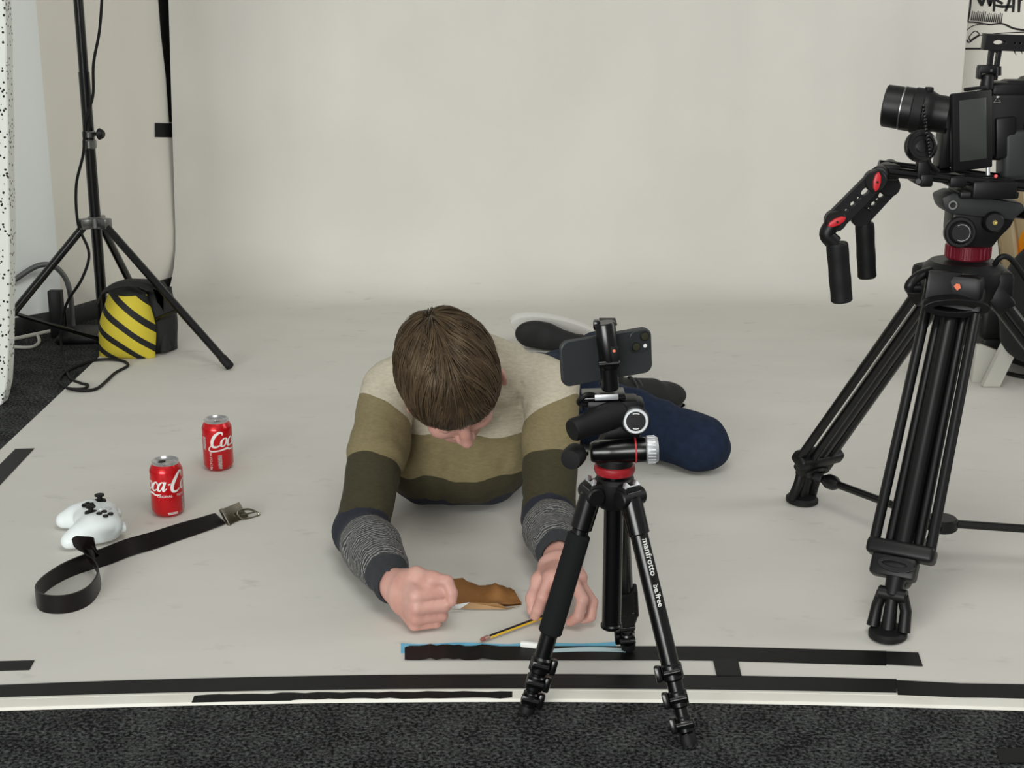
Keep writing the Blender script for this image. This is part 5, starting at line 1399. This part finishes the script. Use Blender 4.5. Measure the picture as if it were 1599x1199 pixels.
# ---- sweater
S = Solid((-.44, 2.30, -.01), (.24, 3.46, .46), .0036)
T = Solid((-.44, 2.30, -.01), (.24, 3.46, .46), .0036)               # arms alone, to tell sleeve from trunk
TOR = [(V((-.09, 2.862, .300)), .075), (V((-.09, 2.88, .262)), .140), (V((-.095, 2.905, .19)), .160), (V((-.095, 2.945, .135)), .165), (V((-.065, 3.06, .112)), .150), (V((-.035, 3.18, .098)), .142), (V((0, 3.31, .092)), .145)]
S.chain([t[0] for t in TOR], [t[1] for t in TOR], .03, TX, .66)
S.seg((-.172, 2.868, .085), (-.050, 2.868, .085), .080, k=.05)
S.seg(SH1 + V((.03, .01, .015)), V((-.09, 2.860, .295)), .054, .062, .04); S.seg(V((-.09, 2.860, .295)), SH2 + V((-.03, .01, .015)), .062, .054, .04)
def sleeve(Z, sh, el, wr):
    mid = sh.lerp(el, .5)
    Z.chain([sh, sh.lerp(el, .42), el], [.058, .0545, .051], .02)
    a, c, d_ = el.lerp(wr, .35), el.lerp(wr, .70), el.lerp(wr, .78); e_ = el.lerp(wr, .97)
    Z.chain([el, a, c], [.052, .053, .045], .015); Z.chain([c, d_, e_], [.043, .036, .0335], .008)
for Z in (S, T):
    sleeve(Z, SH1, EL1, WR1); sleeve(Z, SH2, EL2, WR2)
TT = Solid((-.44, 2.30, -.01), (.24, 3.46, .46), .0036); TT.chain([t[0] for t in TOR], [t[1] for t in TOR], .03, TX, .66); TT.seg((-.172, 2.868, .085), (-.050, 2.868, .085), .080, k=.05)
# open the neck and the cuffs
S.seg(NECK + V((0, -.10, .07)), NECK + V((0, -.01, .012)), .060, .058, .01, op=-1)
for wr, el in ((WR1, EL1), (WR2, EL2)):
    dd = (wr - el).normalized(); S.seg(wr - dd * .012, wr + dd * .05, .0295, .033, .003, op=-1)
S.floor(FZ + .0005)
p, q = S.mesh()


def sample(Zs, p):
    i = np.clip(np.round((p - Zs.lo) / Zs.h).astype(int), 0, np.array(Zs.g.shape) - 1); return Zs.g[i[:, 0], i[:, 1], i[:, 2]]


def seg_par(p, a, b_):
    a, b_ = np.array(a), np.array(b_); ab = b_ - a; return ((p - a) @ ab) / (ab @ ab)


arm_d, tor_d = sample(T, p), sample(TT, p)
left = p[:, 0] < -.09
par = np.zeros(len(p))
for msk, sh, el, wr in ((left, SH1, EL1, WR1), (~left, SH2, EL2, WR2)):
    lu, lf = (el - sh).length, (wr - el).length
    tu = seg_par(p[msk], sh, el); tf = seg_par(p[msk], el, wr)
    # bisecting plane at the elbow
    bis = ((wr - el).normalized() + (el - sh).normalized()).normalized(); sd = (p[msk] - np.array(el)) @ np.array(bis)
    par[msk] = np.where(sd < 0, np.clip(tu, -.5, 1.2) * lu, lu + np.clip(tf, -.2, 2) * lf)
# trunk parameter: distance round from the collar line
tp = np.hypot(p[:, 1] - 2.86, p[:, 2] - .345)
front = p[:, 1] < 2.93
tz = np.where(front, .345 - p[:, 2] + np.maximum(0, 2.80 - p[:, 1]) * .2, tp)
inw = np.where(left, p[:, 0] - np.interp(p[:, 2], [.05, .26], [EL1.x, SH1.x]), np.interp(p[:, 2], [.05, .26], [EL2.x, SH2.x]) - p[:, 0])
wob = .006 * vnoise(p, 9, 3) + .003 * vnoise(p, 30, 4)
arm_b = np.interp(par + wob, [-.2, .055, .175, .318, .385, .555, .75], [0, 1, 2, 3, 4, 5, 6])
LF_, LH_ = (WR1 - EL1).length, 0
for msk, sh, el, wr in ((left, SH1, EL1, WR1), (~left, SH2, EL2, WR2)):
    lu, lf = (el - sh).length, (wr - el).length
    arm_b[msk] = np.interp(par[msk] + wob[msk] - .010 - .75 * inw[msk] * np.clip(1 - par[msk] / .17, 0, 1), [-.2, lu * .17, lu * .52, lu * .92, lu + lf * .16, lu + lf * .75, lu + lf * 1.6], [0, 1, 2, 3, 4, 5, 5.9])
tor_b = np.interp(tz + wob * 2.2 + .010 * vnoise(p * np.array([1, .3, .3]), 22, 21), [-.1, .172, .262, .315, .9], [0, 1, 2, 3, 3.9])
isarm = (arm_d < tor_d - .004)
band = np.where(isarm, arm_b, tor_b)
# folds
n = vnormals(p, q)
A_ = np.zeros(len(p))
fo = .0042 * vnoise(p * np.array([1, 1, 1]), 17, 1) + .0022 * vnoise(p, 38, 2)
A_ += np.where(isarm, 0, fo * 1.5)
eb = np.where(left, np.hypot(np.hypot(p[:, 0] - EL1.x, p[:, 1] - EL1.y), p[:, 2] - EL1.z), np.hypot(np.hypot(p[:, 0] - EL2.x, p[:, 1] - EL2.y), p[:, 2] - EL2.z))
rings = np.sin(par * 120 + 5 * vnoise(p, 16, 5)) * .0018 * (.4 + .6 * vnoise(p, 11, 6)) * np.exp(-((eb - .09) / .09) ** 2)
A_ += np.where(isarm, fo * .7 + rings, 0)
# sleeve of the khaki band hangs slightly over the next one; drooping fold in the trunk's front
A_ += np.where(isarm, .0030 * np.exp(-((par - .165) / .02) ** 2), 0)
dr = np.exp(-((p[:, 0] + .155) / .022) ** 2) * (tz > .19) * (tz < .31) * (~isarm); A_ += .007 * dr
A_ += -.007 * np.exp(-((arm_d - tor_d + .004) / .007) ** 2) * np.clip((.30 - p[:, 2]) / .05, 0, 1) * (p[:, 1] < 2.86)
vv = np.abs(p[:, 0] + .23 - (tz - .1) * .25) ; A_ += np.where(~isarm & (tz > .08), -.005 * np.exp(-(vv / .012) ** 2), 0)
keep = np.clip((p[:, 2] - FZ) / .02, 0, 1)
p2 = p + n * (A_ * keep)[:, None]; p2[:, 2] = np.maximum(p2[:, 2], FZ)

m, N, L, b = nodes('striped_knit')
at_ = N.new('ShaderNodeAttribute'); at_.attribute_name = 'band'
tc = N.new('ShaderNodeTexCoord')
r = N.new('ShaderNodeValToRGB'); r.color_ramp.interpolation = 'CONSTANT'
dv = N.new('ShaderNodeMath'); dv.operation = 'DIVIDE'; dv.inputs[1].default_value = 6.0; L.new(at_.outputs['Fac'], dv.inputs[0]); L.new(dv.outputs[0], r.inputs['Fac'])
cols = [rgb(184, 176, 158), rgb(125, 114, 84), rgb(61, 57, 41), rgb(40, 42, 52), rgb(58, 59, 62), rgb(52, 54, 58)]
els = r.color_ramp.elements
els[0].position = 0; els[0].color = cols[0]; els[1].position = 1 / 6; els[1].color = cols[1]
for i in range(2, 6): e = els.new(i / 6); e.color = cols[i]
# knit mottling
nk = N.new('ShaderNodeTexNoise'); nk.inputs['Scale'].default_value = 190; nk.inputs['Detail'].default_value = 4; mp = N.new('ShaderNodeMapping'); mp.inputs['Scale'].default_value = (.5, .5, 1.6); L.new(tc.outputs['Object'], mp.inputs['Vector']); L.new(mp.outputs[0], nk.inputs['Vector'])
rk = N.new('ShaderNodeValToRGB'); rk.color_ramp.elements[0].position = .3; rk.color_ramp.elements[0].color = (.87, .87, .87, 1); rk.color_ramp.elements[1].position = .7; rk.color_ramp.elements[1].color = (1.06, 1.06, 1.06, 1); L.new(nk.outputs['Fac'], rk.inputs['Fac'])
mk = N.new('ShaderNodeMixRGB'); mk.blend_type = 'MULTIPLY'; mk.inputs['Fac'].default_value = 1; L.new(r.outputs['Color'], mk.inputs['Color1']); L.new(rk.outputs['Color'], mk.inputs['Color2'])
# marled yarn between bands 4 and 5: wavy light threads running round the sleeve
ap = N.new('ShaderNodeAttribute'); ap.attribute_name = 'along'
nw = N.new('ShaderNodeTexNoise'); nw.inputs['Scale'].default_value = 26; nw.inputs['Detail'].default_value = 4; nw.inputs['Roughness'].default_value = .6; L.new(tc.outputs['Object'], nw.inputs['Vector'])
s1 = N.new('ShaderNodeMath'); s1.operation = 'MULTIPLY_ADD'; s1.inputs[1].default_value = 26.0; L.new(nw.outputs['Fac'], s1.inputs[0])
s0 = N.new('ShaderNodeMath'); s0.operation = 'MULTIPLY'; s0.inputs[1].default_value = 1000.0; L.new(ap.outputs['Fac'], s0.inputs[0]); L.new(s0.outputs[0], s1.inputs[2])
sn = N.new('ShaderNodeMath'); sn.operation = 'SINE'; L.new(s1.outputs[0], sn.inputs[0])
nf = N.new('ShaderNodeTexNoise'); nf.inputs['Scale'].default_value = 220; L.new(tc.outputs['Object'], nf.inputs['Vector'])
sa = N.new('ShaderNodeMath'); sa.operation = 'MULTIPLY_ADD'; sa.inputs[1].default_value = 2.6; L.new(nf.outputs['Fac'], sa.inputs[0]); L.new(sn.outputs[0], sa.inputs[2])
rm = N.new('ShaderNodeValToRGB'); rm.color_ramp.elements[0].position = .42; rm.color_ramp.elements[0].color = (0, 0, 0, 1); rm.color_ramp.elements[1].position = .66; rm.color_ramp.elements[1].color = (1, 1, 1, 1)
sb = N.new('ShaderNodeMath'); sb.operation = 'MULTIPLY_ADD'; sb.inputs[1].default_value = .25; sb.inputs[2].default_value = .12; L.new(sa.outputs[0], sb.inputs[0]); L.new(sb.outputs[0], rm.inputs['Fac'])
g1 = N.new('ShaderNodeMath'); g1.operation = 'GREATER_THAN'; g1.inputs[1].default_value = 4.0; L.new(at_.outputs['Fac'], g1.inputs[0])
g2 = N.new('ShaderNodeMath'); g2.operation = 'LESS_THAN'; g2.inputs[1].default_value = 5.0; L.new(at_.outputs['Fac'], g2.inputs[0])
g3 = N.new('ShaderNodeMath'); g3.operation = 'MULTIPLY'; L.new(g1.outputs[0], g3.inputs[0]); L.new(g2.outputs[0], g3.inputs[1])
g4 = N.new('ShaderNodeMath'); g4.operation = 'MULTIPLY'; L.new(g3.outputs[0], g4.inputs[0]); L.new(rm.outputs['Color'], g4.inputs[1])
mm = N.new('ShaderNodeMixRGB'); mm.inputs['Color2'].default_value = rgb(138, 136, 132); L.new(g4.outputs[0], mm.inputs['Fac']); L.new(mk.outputs[0], mm.inputs['Color1'])
L.new(mm.outputs[0], b.inputs['Base Color']); b.inputs['Roughness'].default_value = .9; b.inputs['Specular IOR Level'].default_value = .2; b.inputs['Sheen Weight'].default_value = .03
bp = N.new('ShaderNodeBump'); bp.inputs['Strength'].default_value = .45; bp.inputs['Distance'].default_value = .002; L.new(nk.outputs['Fac'], bp.inputs['Height']); L.new(bp.outputs['Normal'], b.inputs['Normal'])
o = solid_obj('sweater', p2, q, m, P0, PERSON, {'band': band, 'along': np.where(isarm, par, tz)}); o['label'] = 'knitted sweater in cream, khaki, olive, navy and marled grey bands'

# ---- jeans
S = Solid((-.22, 2.95, -.01), (.56, 4.25, .30), .0042)
S.seg(V((-.02, 3.24, .085)), V((.03, 3.36, .088)), .135, .15, .03, TX, .58)
for hp, kn, an in ((HIP1, KN1, AN1), (HIP2, KN2, AN2)):
    S.chain([hp, hp.lerp(kn, .5), kn, kn.lerp(an, .35), an], ([.095, .078, .056, .050, .038] if kn is KN1 else [.092, .074, .062, .046, .042]), .02)
S.floor(FZ + .0005); p, q = S.mesh(); n = vnormals(p, q)
A_ = .008 * vnoise(p, 11, 8) + .004 * vnoise(p, 26, 9) - .004 * np.abs(vnoise(p, 19, 12)); kp = np.clip((p[:, 2] - FZ) / .02, 0, 1); p = p + n * (A_ * kp)[:, None]; p[:, 2] = np.maximum(p[:, 2], FZ)
o = solid_obj('jeans', p, q, mat('dark_blue_denim', rgb(30, 42, 64), .85, spec=.2, noise=(60, rgb(21, 31, 50), .5), bump=(420, .3, .001)), P0, PERSON); o['label'] = 'dark blue denim jeans'

# ---- shoes
M_SHOE = mat('black_shoe_canvas', rgb(23, 23, 24), .75, bump=(600, .25, .001)); M_SOLE = mat('white_rubber_sole', rgb(214, 212, 206), .6)


def shoe(heel, toe, upv, label, lace=True, sole=True):
    d = (toe - heel).normalized(); ln = (toe - heel).length; u = (V(upv) - d * V(upv).dot(d)).normalized(); s_ = u.cross(d); ax = (s_, d, u)
    g = lambda a, l, h: heel + s_ * a + d * (l * ln) + u * h
    lo = [min(heel[i], toe[i]) - .12 for i in range(3)]; hi = [max(heel[i], toe[i]) + .12 for i in range(3)]
    S = Solid(lo, hi, .003)
    S.ell(g(0, .16, .045), (.037, .050, .045), ax, .01); S.seg(g(0, .16, .07), g(0, .10, .10), .036, .037, .02)
    S.seg(g(0, .30, .055), g(0, .62, .038), .040, .042, .02, s_, .85); S.ell(g(0, .74, .026), (.046, .068, .030), ax, .02)
    S.seg(g(0, .10, .12), g(0, .12, .085), .026, .024, .004, op=-1)
    sl, X, Y, Z = S._blk(lo, hi); hgt = (X - heel.x) * u.x + (Y - heel.y) * u.y + (Z - heel.z) * u.z
    S.g[sl] = np.maximum(S.g[sl], .010 - hgt); S.floor(FZ); p, q = S.mesh()
    o = solid_obj('shoe', p, q, M_SHOE, P0, PERSON); o['label'] = label
    mb = MB(); O = []
    for t in np.linspace(0, 2 * math.pi, 40, endpoint=False):
        l = .5 - .5 * math.cos(t); w = .046 * (math.sin(math.pi * min(1, l * .985 + .01)) ** .45) * (.80 + .22 * l); O.append((w * (1 if math.sin(t) >= 0 else -1) * min(1, abs(math.sin(t)) * 3), (l * 1.05 - .025) * ln))
    mb.prism(O, g(0, 0, -.014), s_, d, .028, .004)
    for k, v_ in enumerate(mb.v):
        if v_[2] < FZ: mb.v[k] = (v_[0], v_[1], FZ)
    part(o, 'sole', mb, M_SOLE if sole else M_RUBBER, 'white rubber sole' if sole else None)
    if lace:
        for k in range(5):
            l = .36 + k * .07; h = .097 - k * .0085; mb = MB(); mb.tube(spline([g(-.026, l + .02, h - .022), g(-.010, l, h - .006), g(.010, l, h - .006), g(.026, l + .02, h - .022)], 4), .0028, 8); part(o, 'lace', mb, mat('dark_grey_lace', rgb(70, 70, 70), .8))
    return o


ORG[PERSON.name] = P0
shoe(V((.262, 4.225, .006)), V((.004, 4.165, .070)), V((.15, -.93, -.34)), 'black shoe with white sole, nearer the backdrop', lace=False)
shoe(V((.190, 3.44, .022)), V((.440, 3.585, .016)), V((.16, -.30, .94)), 'black laced shoe behind the bent knee', sole=False)

# ---- hair: a cap with many strands combed from the parting
S = Solid(HC - V((.16, .17, .17)), HC + V((.16, .17, .17)), .0032)
S.ell(hd(0, -.016, .040), (.085, .106, .093), HAX, .01); S.ell(hd(0, .050, .052), (.066, .052, .062), HAX, .03)
S.ell(hd(0, -.055, -.01), (.078, .058, .075), HAX, .02)
CPq = {}
sl, X, Y, Z = S._blk(HC - V((.16, .17, .17)), HC + V((.16, .17, .17)))
lr = (X - HC.x) * HR.x + (Y - HC.y) * HR.y + (Z - HC.z) * HR.z; lf = (X - HC.x) * HF.x + (Y - HC.y) * HF.y + (Z - HC.z) * HF.z; lu = (X - HC.x) * HU.x + (Y - HC.y) * HU.y + (Z - HC.z) * HU.z
line = np.where(lf > .03, .030 - .10 * np.abs(lr) + (lf - .06) * -.10, np.where(lf > -.035, -.008 + (lf + .035) * .30, -.062))
S.g[sl] = -smin(-S.g[sl], -(line - lu).astype(np.float32), .010)
p, q = S.mesh(); n = vnormals(p, q); p = p + n * (.0022 * vnoise(p, 55, 3))[:, None]
m, N, L, b = nodes('brown_hair')
at_ = N.new('ShaderNodeAttribute'); at_.attribute_name = 'tone'; r = N.new('ShaderNodeValToRGB')
r.color_ramp.elements[0].color = rgb(29, 22, 16); r.color_ramp.elements[1].color = rgb(94, 77, 58); L.new(at_.outputs['Fac'], r.inputs['Fac']); L.new(r.outputs['Color'], b.inputs['Base Color'])
b.inputs['Roughness'].default_value = .38; b.inputs['Specular IOR Level'].default_value = .38; b.inputs['Specular Tint'].default_value = (.85, .70, .52, 1)
M_HAIR = m
HAIR = solid_obj('hair', p, q, M_HAIR, P0, PERSON, {'tone': .22 + .15 * vnoise(p, 60, 7)}); HAIR['label'] = 'straight mid-brown hair parted on top'
# strands
cC = (0, -.016, .040)
vs = []; fs = []; tone = []
def surf(v, off):
    """local direction -> point on the hair surface"""
    r_ = [.088, .108, .095]; l = math.sqrt(sum((v[i] / r_[i]) ** 2 for i in range(3)))
    return V((v[0] / l, v[1] / l, v[2] / l)) * (1 + off / .095)
rs = random.Random(5)
NS = 6500
for k in range(NS):
    # root on the upper skull
    while True:
        v = V((rs.gauss(0, 1), rs.gauss(0, 1), rs.gauss(0, 1))).normalized()
        if v.z > (-.05 if v.y < 0 else .02 + .1 * abs(v.x)): break
    px_ = .0 + .06 * v.y                                        # parting position
    sgn = 1 if v.x > px_ else -1
    clump = math.sin(v.x * 21 + v.y * 9) + math.sin(v.y * 17 - v.x * 5 + 1)
    lay = rs.random()
    L_ = (.085 + .05 * rs.random()) if v.y > -.3 else .06 + .03 * rs.random()
    n_ = 8; pos = V((v.x * .088, v.y * .108, v.z * .095)); path = []
    whorl = V((-.004, -.084, .058))
    wob = rs.uniform(-.25, .25) + .22 * clump * .5
    for s_ in range(n_):
        q_ = surf(pos, .001 + .006 * lay + (.006 * (s_ / n_) if v.y > .1 else 0) + .004 * math.sin(math.pi * s_ / (n_ - 1)) + .0015 * clump); path.append(q_)
        nn = V((q_.x / .088 ** 2, q_.y / .108 ** 2, q_.z / .095 ** 2)).normalized()
        away = (q_ - whorl); away.z *= .3
        rad = V((q_.x - whorl.x, q_.y - whorl.y, (q_.z - whorl.z) * .6)); rad.normalize()
        fr_ = min(1, max(0, (q_.y + .060) / .06))
        dr = rad * (1.2 - .4 * fr_) + V((sgn * (.50 + wob) * min(1, abs(v.x - px_) / .10) * fr_ + (0 if v.y < .1 else .12 * wob) + wob * .5 * (1 - fr_), .35 * fr_, -.45 * (s_ / n_) - .1))
        dr = dr - nn * dr.dot(nn); dr.normalize(); pos = q_ + dr * (L_ / n_)
    end = path[-1]
    while len(path) > 3 and path[-1].y > .02 and path[-1].z < -.028 + .012 * lay - .25 * max(0, abs(path[-1].x) - .045): path.pop()
    w0 = .0010 + .0005 * rs.random(); tn = min(1, max(0, .38 + .16 * clump * .6 + rs.gauss(0, .16)))
    base = len(vs); P_l = [HC + HR * (c_.x + cC[0]) + HF * (c_.y + cC[1]) + HU * (c_.z + cC[2]) for c_ in path]
    for i, P_ in enumerate(P_l):
        t = (P_l[min(i + 1, len(P_l) - 1)] - P_l[max(i - 1, 0)]).normalized(); c3 = path[i]; nn = (HR * (c3.x / .088 ** 2) + HF * (c3.y / .108 ** 2) + HU * (c3.z / .095 ** 2)).normalized(); sd = t.cross(nn).normalized()
        w = w0 * (1 - .85 * (i / (len(P_l) - 1)) ** 2) * (0.6 if i == 0 else 1)
        vs += [P_ - sd * w, P_ + nn * w * .9, P_ + sd * w]; tone += [tn] * 3
    for i in range(len(P_l) - 1):
        a = base + i * 3; fs += [(a, a + 1, a + 4, a + 3), (a + 1, a + 2, a + 5, a + 4)]
mb = MB(); mb.add(vs, fs); o = part(HAIR, 'hair_strands', mb, M_HAIR, smooth=180); o['kind'] = 'stuff'
a_ = o.data.attributes.new('tone', 'FLOAT', 'POINT'); a_.data.foreach_set('value', np.array(tone, np.float32))
# eyebrows
for s_ in (-1, 1):
    mb = MB(); mb.tube([hd(s_ * .014, .097, .021), hd(s_ * .030, .097, .026), hd(s_ * .048, .086, .022)], [.003, .0035, .0015], 8); part(PERSON, 'eyebrow', mb, mat('brow_hair', rgb(74, 56, 42), .7))
